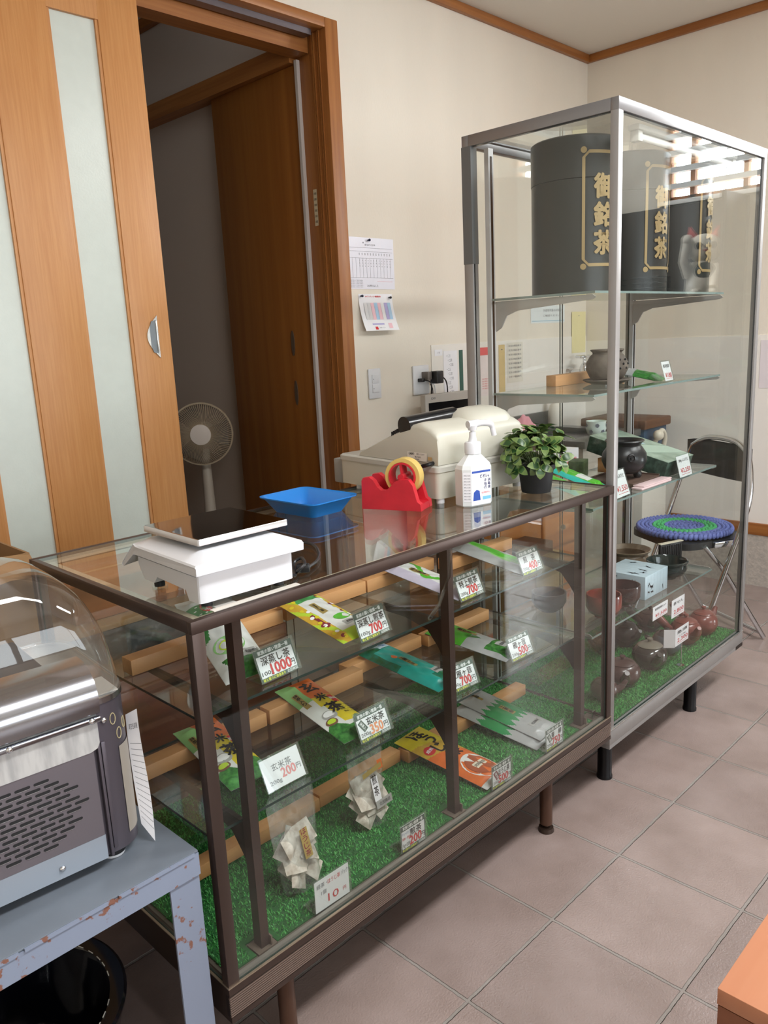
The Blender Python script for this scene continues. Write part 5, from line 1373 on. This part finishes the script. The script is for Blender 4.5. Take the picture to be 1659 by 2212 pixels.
for pts, r_, m in (([(-0.01, -0.034, 0), (0.006, -0.055, -0.012), (0.012, -0.05, -0.06), (0.012, -0.03, -0.16)], 0.0028, BLACK), ([(0.075, -0.055, 0.012), (0.10, -0.06, -0.01), (0.115, -0.055, -0.06), (0.118, -0.04, -0.16)], 0.0028, BLACK), ([(0.02, -0.04, -0.02), (0.035, -0.04, -0.05), (0.036, -0.03, -0.16)], 0.002, BLACK), ([(0.03, -0.04, -0.016), (0.05, -0.04, -0.04), (0.052, -0.03, -0.16)], 0.002, WHITEP)):
    MB().tube(smooth(pts, 5), r_, 8).build('lead', m, t)

# ------------------------------------------------------------------ behind the counter
ORW = wood('orange_drawer_wood', (206, 134, 70), (178, 104, 48), 'x', 0.35, 10)
t = thing('drawer_chest', 'orange wooden drawer chest behind the tall cabinet with plain fronts', 'chest', (1.80, 0.73, 0))
MB().box(0, 0.60, 0.018, 0.48, 0, 0.70, bev=0.002).build('carcass', ORW, t)
for z in (0.385, 0.55):
    for x in (0.012, 0.306):
        d = MB().box(x, x+0.282, 0, 0.0175, z, z+0.150, bev=0.006).build('drawer', ORW, t)
        MB().sphere((x+0.141, -0.008, z+0.08), 0.011).build('knob', BRONZED, d)
KRAFT = mat('kraft_card', (150, 116, 78), 0.85, var=0.12, vscale=6, bump=0.1, bscale=120)
KRAFT2 = mat('pale_kraft', (188, 164, 122), 0.85, var=0.1, vscale=6)
def carton(label, x0, x1, y0, y1, z0, z1, m, T=TT, rz=0.0, text=None):
    t = thing('cardboard_carton', label, 'carton', T(x0, y0, z0), rz, 'cartons behind the counter')
    w_, d_, h_ = x1-x0, y1-y0, z1-z0
    b = MB().box(0, w_, 0, d_, 0, h_, 0, bev=0.003)
    if text: b.text(text, w_*0.45, h_*0.6, h_*0.10, upright(-0.0006), 1)
    b.rect(w_*0.70, w_*0.86, h_*0.25, h_*0.55, upright(-0.0006), 2)
    b.build('carton_body', [m, INK, GREYL], t)
    MB().box(w_*0.02, w_*0.98, d_*0.47, d_*0.53, h_+0.0002, h_+0.001).build('sealing_tape', mat('brown_tape', (166, 128, 84), 0.3), t)
    return t
carton('brown cardboard carton on the floor behind the showcase end', 1.46, 1.795, 0.56, 0.72, 0, 0.445, KRAFT, text='茶袋')
carton('pale cardboard carton beside the brown one behind the tall cabinet', 1.80, 1.99, 0.56, 0.71, 0, 0.445, KRAFT2)
DRK = wood('dark_plank', (116, 76, 50), (74, 48, 34), 'x', 0.55, 10)
o = MB().box(0, 0.40, 0, 0.13, 0, 0.045, 0, bev=0.004).build('dark_plank', DRK, loc=(1.55, 0.575, 0.4475), rot=(0, 0, 0.02))
tag(o, 'dark knotted plank lying on top of the cardboard cartons', 'plank')
t = thing('wooden_chest', 'low red-brown wooden chest behind the showcase near the machine', 'chest', S(0.05, 0.64, 0), SR)
RBW = wood('red_brown_wood', (122, 66, 42), (88, 46, 30), 'x', 0.4, 9)
MB().box(0, 0.62, 0.012, 0.36, 0, 0.545, bev=0.003).build('carcass', RBW, t)
for x in (0.008, 0.314): MB().box(x, x+0.298, 0, 0.0115, 0.02, 0.52, bev=0.003).build('front_panel', RBW, t)
t = thing('speckled_crate', 'black speckled plastic crate on the red-brown chest', 'crate', S(0.05, 0.66, 0.546), SR)
MB().box(0, 0.46, 0, 0.26, 0, 0.125, 0, bev=0.004).build('crate_body', mat('black_speckle', (34, 36, 36), 0.3, rgb2=(92, 94, 92), vscale=45, detail=8, ramp=(0.30, 0.46)), t)
MB().box(-0.004, 0.464, -0.004, 0.264, 0.1255, 0.140, 0, bev=0.003).build('card_lid', KRAFT, t)
carton('brown box standing on the speckled crate behind the scale', 0.12, 0.50, 0.70, 0.90, 0.687, 0.775, mat('brown_box_card', (150, 92, 52), 0.6, var=0.15, vscale=10), T=S, rz=SR)
t = thing('cardboard_box', 'open worn cardboard box behind the clear machine dome', 'box', S(-0.47, 0.665, 0.0), SR)
b = MB()
for a in ((0, 0.50, 0, 0.005), (0, 0.50, 0.32, 0.325), (0, 0.005, 0.005, 0.32), (0.495, 0.50, 0.005, 0.32)): b.box(*a, 0, 0.885)
b.box(0.005, 0.495, 0.005, 0.32, 0, 0.006)
b.build('box_walls', KRAFT, t)
MB().grid(lambda u, v: (0.5*u, -0.001-0.05*v, 0.885-0.04*v+0.004*math.sin(u*23)), 16, 3, 0).build('flap', KRAFT, t)
MB().grid(lambda u, v: (0.5*u, 0.326+0.06*v, 0.885+0.03*v+0.004*math.sin(u*17)), 16, 3, 0).build('flap', KRAFT, t)
# sink unit on the far part of the door wall
t = thing('sink_unit', 'dark grey sink counter against the splash panel behind the cabinet', 'sink', (2.45, 0.74, 0))
MB().box(0.02, 0.50, 0.02, 0.50, 0.0, 0.768).build('cabinet_body', mat('sink_cabinet', (176, 168, 156), 0.5), t)
SNK = mat('sink_grey', (108, 106, 104), 0.35, 0.5, var=0.1, vscale=20)
b = MB()
b.box(0, 0.52, 0, 0.10, 0.7685, 0.80, bev=0.003); b.box(0, 0.52, 0.42, 0.508, 0.7685, 0.80, bev=0.003); b.box(0, 0.10, 0.1005, 0.4195, 0.7685, 0.80); b.box(0.44, 0.52, 0.1005, 0.4195, 0.7685, 0.80)
b.box(0, 0.52, 0.490, 0.508, 0.80, 0.875, bev=0.002)
b.build('counter_slab', SNK, t)
MB().box(0.1005, 0.4395, 0.1005, 0.4195, 0.7686, 0.774).build('basin', STEELD, t)
t = thing('water_tap', 'chrome wall tap with cross handle above the sink', 'tap', (3.165, WY-0.0045, 1.055))
t.scale = (1.3, 1.3, 1.3)
b = MB().cyl((0, 0, 0), (0, -0.012, 0), 0.026, 0.022, 20).cyl((0, -0.010, 0), (0, -0.06, 0), 0.013, n=16)
b.lathe([(0.012, -0.02), (0.019, -0.012), (0.019, 0.02), (0.012, 0.034), (0.007, 0.04), (0.007, 0.06)], (0, -0.07, 0), 18)
b.tube(smooth([(0, -0.075, 0), (0, -0.12, 0.006), (0, -0.155, -0.005), (0, -0.165, -0.05)], 5), 0.0105, 14)
b.build('spout', CHROME, t)
MB().box(-0.038, 0.038, -0.078, -0.062, 0.058, 0.07, bev=0.004).box(-0.008, 0.008, -0.108, -0.032, 0.058, 0.07, bev=0.004).build('cross_handle', CHROME, t)
t = thing('patterned_cup', 'white cup with grey-blue five-sided patches on the sink counter', 'cup', (2.66, 0.805, 0.8005))
b = MB().lathe([(0, 0), (0.026, 0), (0.04, 0.012), (0.046, 0.035), (0.044, 0.06), (0.046, 0.068), (0.043, 0.068), (0.041, 0.04), (0.03, 0.012), (0, 0.01)], n=36)
for k in range(10):
    a, z_ = k*2*PI/5 + (PI/5 if k > 4 else 0), 0.022 if k > 4 else 0.050
    r_ = 0.0448 if k > 4 else 0.0458
    b.add([((r_+0.001)*math.cos(a+0.22*math.cos(2*PI*j/5)), (r_+0.001)*math.sin(a+0.22*math.cos(2*PI*j/5)), z_+0.010*math.sin(2*PI*j/5)) for j in range(5)], [(0, 1, 2, 3, 4)], 1)
b.build('cup_body', [mat('mint_china', (212, 228, 222), 0.2), mat('patch_grey', (92, 100, 116), 0.4)], t)
t = thing('soap_bottle', 'pale plastic soap bottle with pink cap on the sink ledge', 'bottle', (2.92, 1.185, 0.8005))
MB().lathe([(0, 0), (0.036, 0), (0.038, 0.01), (0.036, 0.07), (0.028, 0.105), (0.014, 0.12), (0.014, 0.13), (0, 0.13)], n=28).build('bottle_body', mat('pale_bottle', (224, 218, 206), 0.4), t)
MB().lathe([(0.014, 0.1305), (0.017, 0.131), (0.014, 0.16), (0.0, 0.162)], n=20).build('cap', mat('pale_pink_plastic', (230, 196, 190), 0.4), t)
o = MB().grid(lambda u, v: (0.16*(u-0.5), 0.10*(v-0.5), 0.012+0.075*math.sin(PI*u)*math.sin(PI*v)*(0.7+0.3*math.sin(9*u+5*v))+0.008*math.sin(21*u)*math.cos(17*v)), 24, 16, 0).build('cleaning_cloth', mat('pink_cloth', (232, 160, 172), 0.85), loc=(2.60, 1.16, 0.801))
tag(o, 'crumpled pink cleaning cloth on the sink ledge behind the register', 'cloth')
t = thing('tap_stand', 'small cream and blue cabinet with rough brown top and white hose by the sink', 'cabinet', (3.0, 0.74, 0))
MB().box(0, 0.26, 0, 0.34, 0, 0.655, bev=0.004).build('cabinet_body', mat('cream_cabinet', (222, 218, 208), 0.5), t)
MB().box(0.01, 0.25, 0.004, 0.33, 0.6555, 0.79, bev=0.004).build('blue_panel', mat('dull_blue_paint', (58, 84, 110), 0.5, var=0.2, vscale=8), t)
MB().box(-0.012, 0.27, -0.012, 0.34, 0.7905, 0.835, bev=0.008).build('top_slab', DRK, t)
h = MB().tube(smooth([(0.07, -0.012, 0.70), (0.06, -0.045, 0.76), (0.09, -0.05, 0.78), (0.13, -0.045, 0.74), (0.14, -0.03, 0.66), (0.13, -0.03, 0.55)], 5), 0.012, 10)
h.sphere((0.06, -0.045, 0.76), 0.026)
h.build('white_hose', mat('ivory_hose', (226, 218, 200), 0.4), t)
t = thing('picture_carton', 'small white carton with red and pink cartoon prints on the drawer chest', 'carton', (2.20, 0.735, 0.7005), 0.0)
b = MB().box(0, 0.19, 0, 0.12, 0, 0.085, 0, bev=0.001)
rd = random.Random(8)
for i in range(26):
    u, v, s_ = rd.uniform(0.01, 0.17), rd.uniform(0.008, 0.068), rd.uniform(0.006, 0.016)
    f = upright(-0.0004-0.00004*i)
    b.add([f(u+s_*math.cos(2*PI*k/7+i), v+0.5*s_*math.sin(2*PI*k/7+i)) for k in range(7)], [tuple(range(7))], rd.choice((1, 2, 1, 2, 3)))
b.build('carton_body', [PAPER, mat('coral_red', (214, 72, 76), 0.5), mat('soft_pink', (236, 168, 176), 0.5), mat('soft_blue', (120, 152, 196), 0.5)], t)
t = thing('display_monitor', 'small grey framed monitor behind the cash register', 'monitor', (2.025, 1.13, 0.7005), -0.12)
t.scale = (1.0, 1.0, 1.06)
MB().box(-0.15, 0.15, 0, 0.03, 0.08, 0.325, bev=0.004).build('bezel', mat('grey_plastic', (176, 170, 162), 0.4), t)
q = MB().box(-0.132, 0.132, -0.0012, -0.0002, 0.10, 0.292, 0)
q.text('EXI', -0.105, 0.309, 0.008, upright(-0.0006), 1, w=0.022)
q.build('screen', [mat('dark_screen', (14, 15, 17), 0.12), INK], t)
MB().box(-0.03, 0.03, 0.008, 0.024, 0.0, 0.08).box(-0.09, 0.09, -0.04, 0.07, 0.0, 0.012, bev=0.004).build('monitor_stand', mat('grey_plastic', (176, 170, 162), 0.4), t)
# fan and woven basket in the hall
t = thing('electric_fan', 'beige electric fan with wire guard standing in the dark hall', 'fan', (1.362, 2.03, 0.33), -0.70)
FANM = mat('beige_fan', (186, 174, 158), 0.45)
MB().lathe([(0, 0), (0.13, 0), (0.135, 0.01), (0.12, 0.03), (0.03, 0.05), (0.0, 0.05)], n=36).build('base', FANM, t)
MB().cyl((0, 0.03, 0.045), (0, 0.03, 0.50), 0.030, 0.020, 20).build('pole', FANM, t)
b = MB().cyl((0, -0.01, 0.575), (0, 0.11, 0.575), 0.05, 0.042, 24).build('motor_housing', FANM, t)
g = MB()
R_ = 0.135
for i in range(90):
    a = 2*PI*i/90
    da = 0.22
    g.tube([(0.044*math.cos(a-da), -0.062, 0.575+0.044*math.sin(a-da)), (0.09*math.cos(a-da*0.4), -0.066, 0.575+0.09*math.sin(a-da*0.4)), (R_*0.93*math.cos(a), -0.05, 0.575+R_*0.93*math.sin(a)), (R_*math.cos(a), -0.028, 0.575+R_*math.sin(a)), (R_*0.9*math.cos(a), 0.0, 0.575+R_*0.9*math.sin(a))], 0.0013, 4)
g.loft([[((R_+dr)*math.cos(2*PI*k/48), yy, 0.575+(R_+dr)*math.sin(2*PI*k/48)) for k in range(48)] for dr, yy in ((-0.002, -0.034), (0.005, -0.034), (0.005, -0.022), (-0.002, -0.022), (-0.002, -0.034))], 0, (False, False))
g.build('wire_guard', mat('guard_wire', (168, 150, 124), 0.4), t)
MB().loft([[(r_*math.cos(2*PI*k/32), yy, 0.575+r_*math.sin(2*PI*k/32)) for k in range(32)] for r_, yy in ((0.046, -0.060), (0.045, -0.068), (0.03, -0.0705))], 0).build('hub_cap', mat('hub_beige', (214, 202, 190), 0.4), t)
for k in range(3):
    M = Matrix.Translation((0, -0.028, 0.575)) @ Matrix.Rotation(2*PI*k/3, 4, 'Y')
    MB().grid(lambda u, v: (0.02+0.095*v, 0.012*(u-0.5), (u-0.5)*(0.04+0.07*v)), 6, 8, 0, True, M).build('blade', mat('smoky_blade', (110, 100, 90), 0.35), t)
t = thing('woven_basket', 'dark woven round basket on the hall floor edge', 'basket', (1.22, 1.50, 0.3302))
b = MB()
for i in range(9):
    z_, r_ = 0.008+0.012*i, 0.15+0.004*i
    b.tube([(r_*math.cos(2*PI*k/40), r_*math.sin(2*PI*k/40), z_+0.003*math.sin(k*PI)) for k in range(41)], 0.0068, 6)
for i in range(11): b.tube([(max(0.006, 0.0135*i)*math.cos(2*PI*k/30), max(0.006, 0.0135*i)*math.sin(2*PI*k/30), 0.108) for k in range(31)], 0.0075, 6)
b.build('wicker', mat('dark_wicker', (70, 60, 56), 0.6, rgb2=(44, 38, 36), vscale=90), t)

# ------------------------------------------------------------------ folding chair and cushion by the far wall
fa = R12(150)
fx_, fy_ = math.cos(fa), math.sin(fa)
t = thing('folding_chair', 'chrome folding chair with black backrest between the cabinet and the far wall', 'folding chair', (2.53, 0.305, 0), fa-PI/2)
def ch(x, y, z): return (x, y, z)
for s_ in (-1, 1):
    MB().tube(smooth([(s_*0.222, 0.115, 0.012), (s_*0.222, -0.02, 0.36), (s_*0.222, -0.10, 0.58), (s_*0.198, -0.125, 0.70), (s_*0.17, -0.135, 0.775)], 6), 0.011, 12).build('front_leg_tube', CHROME, t)
    MB().tube([(s_*0.185, -0.24, 0.012), (s_*0.185, -0.02, 0.34), (s_*0.185, 0.06, 0.43)], 0.010, 12).build('rear_leg_tube', CHROME, t)
    MB().box(s_*0.19-0.006, s_*0.19+0.006, -0.10, 0.02, 0.420, 0.444, bev=0.003).build('side_link', CHROME, t)
MB().tube(smooth([(-0.17, -0.135, 0.775), (-0.08, -0.145, 0.815), (0.08, -0.145, 0.815), (0.17, -0.135, 0.775)], 6), 0.011, 12).build('back_tube', CHROME, t)
MB().cyl((-0.222, 0.10, 0.05), (0.222, 0.10, 0.05), 0.009, n=12).build('cross_tube', CHROME, t)
MB().cyl((-0.185, -0.23, 0.03), (0.185, -0.23, 0.03), 0.009, n=12).build('cross_tube', CHROME, t)
BV = mat('black_vinyl', (44, 46, 48), 0.4, bump=0.15, bscale=150)
def bk(u, v, th):
    x = (u-0.5)*0.38
    zz = 0.655+0.145*v
    e = (1-abs(2*u-1)**4)*(1-abs(2*v-1)**4)
    sh = 1-0.10*(2*u-1)**4
    return (x, -0.130+0.03*(1-(2*u-1)**2)*-1+th*(0.006+0.010*e), 0.655+(zz-0.655)*sh+0.012*(2*u-1)**2)
b = MB(); b.grid(lambda u, v: bk(u, v, 1), 20, 10, 0); b.grid(lambda u, v: bk(1-u, v, -1), 20, 10, 0); b.build('backrest', BV, t)
MB().loft([[(x, y, z) for x, y in rrect(-0.18, 0.18, -0.17, 0.17, 0.07, 6)] for z in (0.418, 0.425, 0.440, 0.445)], 0).build('seat', BV, t)
t = tag(bpy.data.objects.new('braided_cushion', None), 'round braided blue and green rag cushion lying on the folding chair', 'cushion'); COL.objects.link(t)
t.location, t.rotation_euler = (2.53, 0.322, 0.4475), (0, 0, 0.3); t.scale = (0.96, 0.96, 1)
CB, CG = mat('blue_rag_yarn', (124, 138, 208), 0.85, var=0.28, vscale=120), mat('green_rag_yarn', (96, 204, 132), 0.85, var=0.3, vscale=120)
def coil(r0, r1):
    b = MB()
    rows = int(round((r1-r0)/0.0165))
    for i in range(rows):
        rr = r0 + 0.0165*(i+0.5)
        nb = max(8, int(2*PI*rr/0.019))
        for k in range(nb):
            a = 2*PI*(k+0.5*(i % 2))/nb
            M = Matrix.Translation((rr*math.cos(a), rr*math.sin(a), 0.014)) @ Matrix.Rotation(a+PI/2+(0.5 if i % 2 else -0.5), 4, 'Z')
            b.sphere((0, 0, 0), 0.0135, 0.0085, 0.0125, 8, 6, 0, M)
    return b
coil(0.0, 0.082).build('inner_disc', CB, t)
coil(0.082, 0.132).build('green_ring', CG, t)
coil(0.132, 0.198).build('outer_ring', CB, t)
# ------------------------------------------------------------------ steel table, packing machine, tub
TT_Z = 0.520
t = thing('steel_table', 'worn blue-grey steel table with rusty edges under the packing machine', 'table', (-0.055, -0.045, 0))
def rusty():
    m, nt, out = nodes('rusty_blue_paint')
    L = nt.links.new
    tc = N(nt, 'ShaderNodeTexCoord')
    n1 = N(nt, 'ShaderNodeTexNoise', Scale=60.0, Detail=10.0)
    n2 = N(nt, 'ShaderNodeTexNoise', Scale=6.0, Detail=3.0)
    L(tc.outputs['Object'], n1.inputs['Vector']); L(tc.outputs['Object'], n2.inputs['Vector'])
    s_ = N(nt, 'ShaderNodeMath', operation='MULTIPLY'); L(n1.outputs[0], s_.inputs[0]); L(n2.outputs[0], s_.inputs[1])
    rp = N(nt, 'ShaderNodeValToRGB')
    e = rp.color_ramp.elements
    e[0].position, e[1].position = 0.295, 0.315
    e[0].color, e[1].color = (*lin((132, 142, 162)), 1), (*lin((128, 88, 74)), 1)
    L(s_.outputs[0], rp.inputs[0])
    b = N(nt, 'ShaderNodeBsdfPrincipled', Roughness=0.5)
    L(rp.outputs[0], b.inputs['Base Color'])
    bp = N(nt, 'ShaderNodeBump', Strength=0.3, Distance=0.001); L(s_.outputs[0], bp.inputs['Height']); L(bp.outputs[0], b.inputs['Normal'])
    L(b.outputs[0], out.inputs[0])
    return m
RUST = rusty()
TTOP = mat('grey_table_top', (112, 120, 130), 0.38, var=0.18, vscale=6, spec=0.5)
MB().box(-0.95, 0, 0, 0.50, TT_Z-0.004, TT_Z, bev=0.0015).build('table_top', TTOP, t)
b = MB()
b.box(-0.95, 0, -0.0005, 0.004, TT_Z-0.042, TT_Z-0.0045); b.box(-0.95, 0, 0.496, 0.5005, TT_Z-0.042, TT_Z-0.0045)
b.box(-0.004, 0.0005, 0.0045, 0.4955, TT_Z-0.042, TT_Z-0.0045); b.box(-0.95, -0.946, 0.0045, 0.4955, TT_Z-0.042, TT_Z-0.0045)
for k in range(7): b.box(-0.135*(k+1), -0.135*k-0.008, -0.0035, -0.0006, TT_Z-0.006, TT_Z-0.001)
b.build('apron', RUST, t)
for sx, sy, x, y in ((-1, 1, 0, 0), (-1, -1, 0, 0.5), (1, 1, -0.95, 0), (1, -1, -0.95, 0.5)):
    x0, x1 = sorted((x+sx*0.0006, x+sx*0.052)); y0, y1 = sorted((y+sy*0.0042, y+sy*0.008))
    b = MB().box(x0, x1, y0, y1, 0.0005, TT_Z-0.0045)
    x0, x1 = sorted((x+sx*0.0042, x+sx*0.008)); y0, y1 = sorted((y+sy*0.008, y+sy*0.050))
    b.box(x0, x1, y0, y1, 0.0005, TT_Z-0.0045)
    b.build('leg', RUST, t)

mr = R12(-5.2)
t = thing('packing_machine', 'stainless tabletop packing machine with slotted front and a clear domed lid', 'machine', (-0.168, 0.020, TT_Z), mr)
PURP = mat('mauve_steel', (96, 90, 98), 0.34, 0.5, bump=0.04, bscale=500, var=0.06, vscale=5)
B0, B1 = 0.020, 0.262
def plan(x0, x1, y0, y1, r, z, n=8): return [(a, c, z) for a, c in rrect(x0, x1, y0, y1, r, n)]
MB().loft([plan(-0.44, 0.064, 0.004, 0.30, 0.045, z) for z in (B0, B1)], 0).build('casing', PURP, t)
MB().loft([plan(-0.441, 0.066, 0.002, 0.302, 0.046, z) for z in (B1+0.0002, B1+0.009)], 0).build('collar', STEEL, t)
# front panel with rows of slots
fp = MB()
fp.box(-0.40, -0.002, -0.003, 0.0035, 0.060, 0.196)
for j in range(13):
    for i in range(14):
        sx = -0.028-0.0255*i-(0.0127 if j % 2 else 0)
        sz = 0.076+0.0086*j
        if ((sx+0.115)/0.088)**2 + ((sz-0.128)/0.058)**2 < 1.0:
            n = 6
            pts = [(sx+0.0085+0.0021*math.cos(a), sz+0.0021*math.sin(a)) for a in [-PI/2+PI*q/n for q in range(n+1)]] + [(sx-0.0085+0.0021*math.cos(a), sz+0.0021*math.sin(a)) for a in [PI/2+PI*q/n for q in range(n+1)]]
            fp.add([(a, -0.0033, c) for a, c in pts], [tuple(range(len(pts)))], 1)
            fp.box(sx-0.0085, sx+0.0085, -0.0040, -0.0031, sz-0.0029, sz-0.0021, 2)
fp.build('slotted_panel', [mat('panel_steel', (116, 110, 116), 0.36, 0.5, bump=0.03, bscale=400), BLACKM, STEEL], t)
MB().box(-0.40, -0.001, -0.0025, 0.0035, 0.020, 0.0595).build('base_strip', mat('blue_grey_plate', (158, 168, 180), 0.35, 0.4), t)
cp = [(-0.40, 0.1965), (-0.006, 0.1965), (0.004, 0.200), (0.008, 0.208), (0.008, 0.252), (-0.40, 0.252)]
MB().prism(cp, -0.0045, 0.0035, 'y').build('control_panel', mat('scuffed_white_panel', (196, 196, 194), 0.4, rgb2=(168, 168, 168), vscale=90, stretch=(1, 1, 0.2), metal=0.2), t)
hd = [(-0.004, 0.252), (-0.010, 0.256), (-0.012, 0.266), (-0.013, 0.282), (-0.006, 0.300), (0.010, 0.314), (0.034, 0.322), (0.060, 0.323), (0.060, 0.320), (0.034, 0.318), (0.010, 0.308), (-0.004, 0.290), (-0.004, 0.266)]
hood = MB().loft([[(x, a, c) for a, c in hd] for x in (-0.42, 0.009, 0.012)], 0)
hood.box(-0.42, 0.012, -0.0135, -0.005, 0.243, 0.2515, bev=0.002)
hood.build('roll_hood', mat('brushed_steel', (170, 172, 178), 0.18, 1.0, var=0.05, vscale=60, stretch=(0.03, 1, 1)), t)
s_ = MB()
for x, z in ((-0.002, 0.2475), (-0.115, 0.2475), (0.020, 0.236), (-0.068, 0.036), (-0.215, 0.2475)): s_.sphere((x, -0.0135 if z > 0.24 else (0.002 if x > 0 else -0.004), z), 0.0048, 0.003, 0.0048, 12, 8)
s_.build('screw', CHROME, t)
MB().box(0.010, 0.0165, -0.002, 0.006, 0.030, 0.205, bev=0.001).box(0.004, 0.0085, -0.004, 0.004, 0.0205, 0.240, bev=0.001).build('edge_flange', PURP, t)
pl = MB()
for (a, z) in ((0.35, 0.232), (0.9, 0.215), (0.55, 0.205)):
    cx, cy, r_ = 0.064-0.045, 0.004+0.045, 0.0456
    for q in range(10):
        a0 = -PI/2+a+0.11*math.cos(2*PI*q/10); a1 = -PI/2+a+0.11*math.cos(2*PI*(q+1)/10)
        z0, z1 = z+0.009*math.sin(2*PI*q/10), z+0.009*math.sin(2*PI*(q+1)/10)
        pl.tube([(cx+r_*math.cos(a0), cy+r_*math.sin(a0), z0), (cx+r_*math.cos(a1), cy+r_*math.sin(a1), z1)], 0.0008, 5)
pl.build('glue_mark', mat('old_glue', (176, 164, 130), 0.6), t)
wr = MB().grid(lambda u, v: (0.064-0.045+0.0462*math.cos(-PI/2+0.45+1.1*u), 0.049+0.0462*math.sin(-PI/2+0.45+1.1*u), 0.040+0.145*v), 10, 2, 0)
wr.build('plain_label', mat('aged_label', (150, 142, 132), 0.5), t)
for x, y in ((0.020, 0.035), (0.020, 0.265), (-0.40, 0.035), (-0.40, 0.265)):
    MB().lathe([(0, 0), (0.017, 0), (0.0175, 0.004), (0.0175, 0.0045), (0.0, 0.0045)], (x, y, 0.0003), 20, 1).lathe([(0.0185, 0.005), (0.0185, 0.021), (0.0, 0.021)], (x, y, 0.0), 20, 0).build('foot', [BLACKM, WHITEP], t)
DOME = glass('dome_plastic', (0.955, 0.955, 0.95), 0.05, 0.04, (200, 190, 180))
loops = []
for q in range(15):
    a = PI/2*q/14
    k, z = math.cos(a)**0.44, 0.272+0.204*math.sin(a)**1.05
    inx, iny = 0.245*(1-k), 0.142*(1-k)
    x0, x1, y0, y1 = -0.435+inx, 0.0635-inx, 0.005+iny, 0.298-iny
    r_ = min(0.05+0.09*(1-k), (x1-x0)/2-0.0005, (y1-y0)/2-0.0005)
    loops.append([(a_, c_, z) for a_, c_ in rrect(x0, x1, y0, y1, max(r_, 0.002), 8)])
MB().loft(loops, 0, (False, True)).build('clear_dome', DOME, t)
MB().loft([plan(-0.4365, 0.0645, 0.0045, 0.2995, 0.05, 0.2712), plan(-0.4375, 0.0655, 0.0035, 0.3005, 0.05, 0.2725), plan(-0.4375, 0.0655, 0.0035, 0.3005, 0.05, 0.276), plan(-0.4355, 0.0635, 0.0055, 0.2985, 0.05, 0.276)], 0, (False, False)).build('dome_rim', PLAST, t)
MB().box(-0.40, -0.02, 0.066, 0.27, 0.2715, 0.300, bev=0.004).build('chamber_bed', mat('dark_chamber', (66, 66, 70), 0.4, 0.3), t)
MB().box(-0.36, -0.15, 0.12, 0.20, 0.3005, 0.385, bev=0.004).build('white_block', mat('white_block', (214, 216, 218), 0.5), t)
MB().box(-0.14, -0.11, 0.10, 0.22, 0.3005, 0.36, bev=0.003).build('sealing_arm', BLACKM, t)
MB().box(0.012, 0.05, 0.012, 0.075, 0.2712, 0.2735).build('corner_plate', mat('dusty_plate', (180, 176, 168), 0.6), t)
tg_ = MB()
def pf_(u, v): return (0.0665+0.012*u+0.008*u*math.sin(PI*v)*(1-v), 0.030-0.018*u+0.012*math.sin(2.2*v), 0.030+0.185*v-0.02*u*(1-v)*2+0.012*u)
tg_.grid(pf_, 8, 16, 0)
f = lambda a, c: tuple(Vector(pf_(a, c))+Vector((0.0004, -0.0006, 0)))
for k in range(14): tg_.add([f(0.1, 0.08+0.05*k), f(0.95, 0.08+0.05*k), f(0.95, 0.084+0.05*k), f(0.1, 0.084+0.05*k)], [(0, 1, 2, 3)], 1)
tg_.text('真空包装機', 0.5, 0.88, 0.05, f, 2, w=0.7)
o = tg_.build('paper_tag', [PAPER, GREYI, INK], t)
DKB = wood('dark_floor_board', (84, 54, 38), (52, 34, 24), 'y', 0.5, 8)
o = thing('duckboard', 'dark wooden floor boards under the steel table behind the counter', 'floor boards', (-0.94, 0.012, 0))
for k in range(5): MB().box(0.163*k, 0.163*k+0.157, 0, 0.43, 0.0005, 0.028, bev=0.002).build('plank', DKB, o)
tub = thing('black_tub', 'glossy black bowl-shaped tub with chipped rim under the steel table', 'tub', (-0.29, 0.238, 0.0285)); tub.scale = (1.08, 1.08, 1.0)
LAC = mat('black_lacquer', (10, 11, 18), 0.07, coat=0.6)
MB().lathe([(0, 0), (0.10, 0), (0.13, 0.02), (0.165, 0.09), (0.178, 0.150), (0.184, 0.165), (0.1845, 0.170), (0.180, 0.173), (0.158, 0.168), (0.154, 0.160), (0.145, 0.10), (0.11, 0.04), (0, 0.03)], n=64).build('tub_shell', LAC, tub)
rm = MB(); rd = random.Random(3)
for k in range(44):
    a = 2*PI*k/44+rd.uniform(-0.03, 0.03)
    if rd.random() < 0.62: rm.tube([(0.1585*math.cos(a), 0.1585*math.sin(a), 0.1695), (0.1585*math.cos(a+0.07), 0.1585*math.sin(a+0.07), 0.1695)], 0.0009, 5)
rm.build('chipped_line', mat('chip_white', (200, 196, 186), 0.6), tub)
# ------------------------------------------------------------------ wooden table by the shop front
t = thing('wooden_table', 'orange-brown wooden table corner in front of the showcase', 'table', (0.116, -0.780, 0))
TW = wood('table_wood_lit', (192, 134, 102), (182, 120, 88), 'x', 0.35, 7)  # table top wood, its colour lifted for the light on it
TW2 = wood('table_wood_shaded', (134, 84, 58), (118, 70, 46), 'x', 0.4, 7)  # same wood darkened, shade of the sides put into the colour
MB().box(0, 1.60, -0.62, 0, 0.580, 0.600, bev=0.001).build('table_top', TW, t)
b = MB().box(0.001, 0.019, -0.619, -0.001, 0.0, 0.5785)
b.build('side_panel', TW2, t)
MB().box(1.581, 1.599, -0.619, -0.001, 0.0, 0.5785).build('side_panel', TW2, t)
MB().box(0.0195, 1.5805, -0.03, -0.012, 0.30, 0.5785).build('apron', TW2, t)
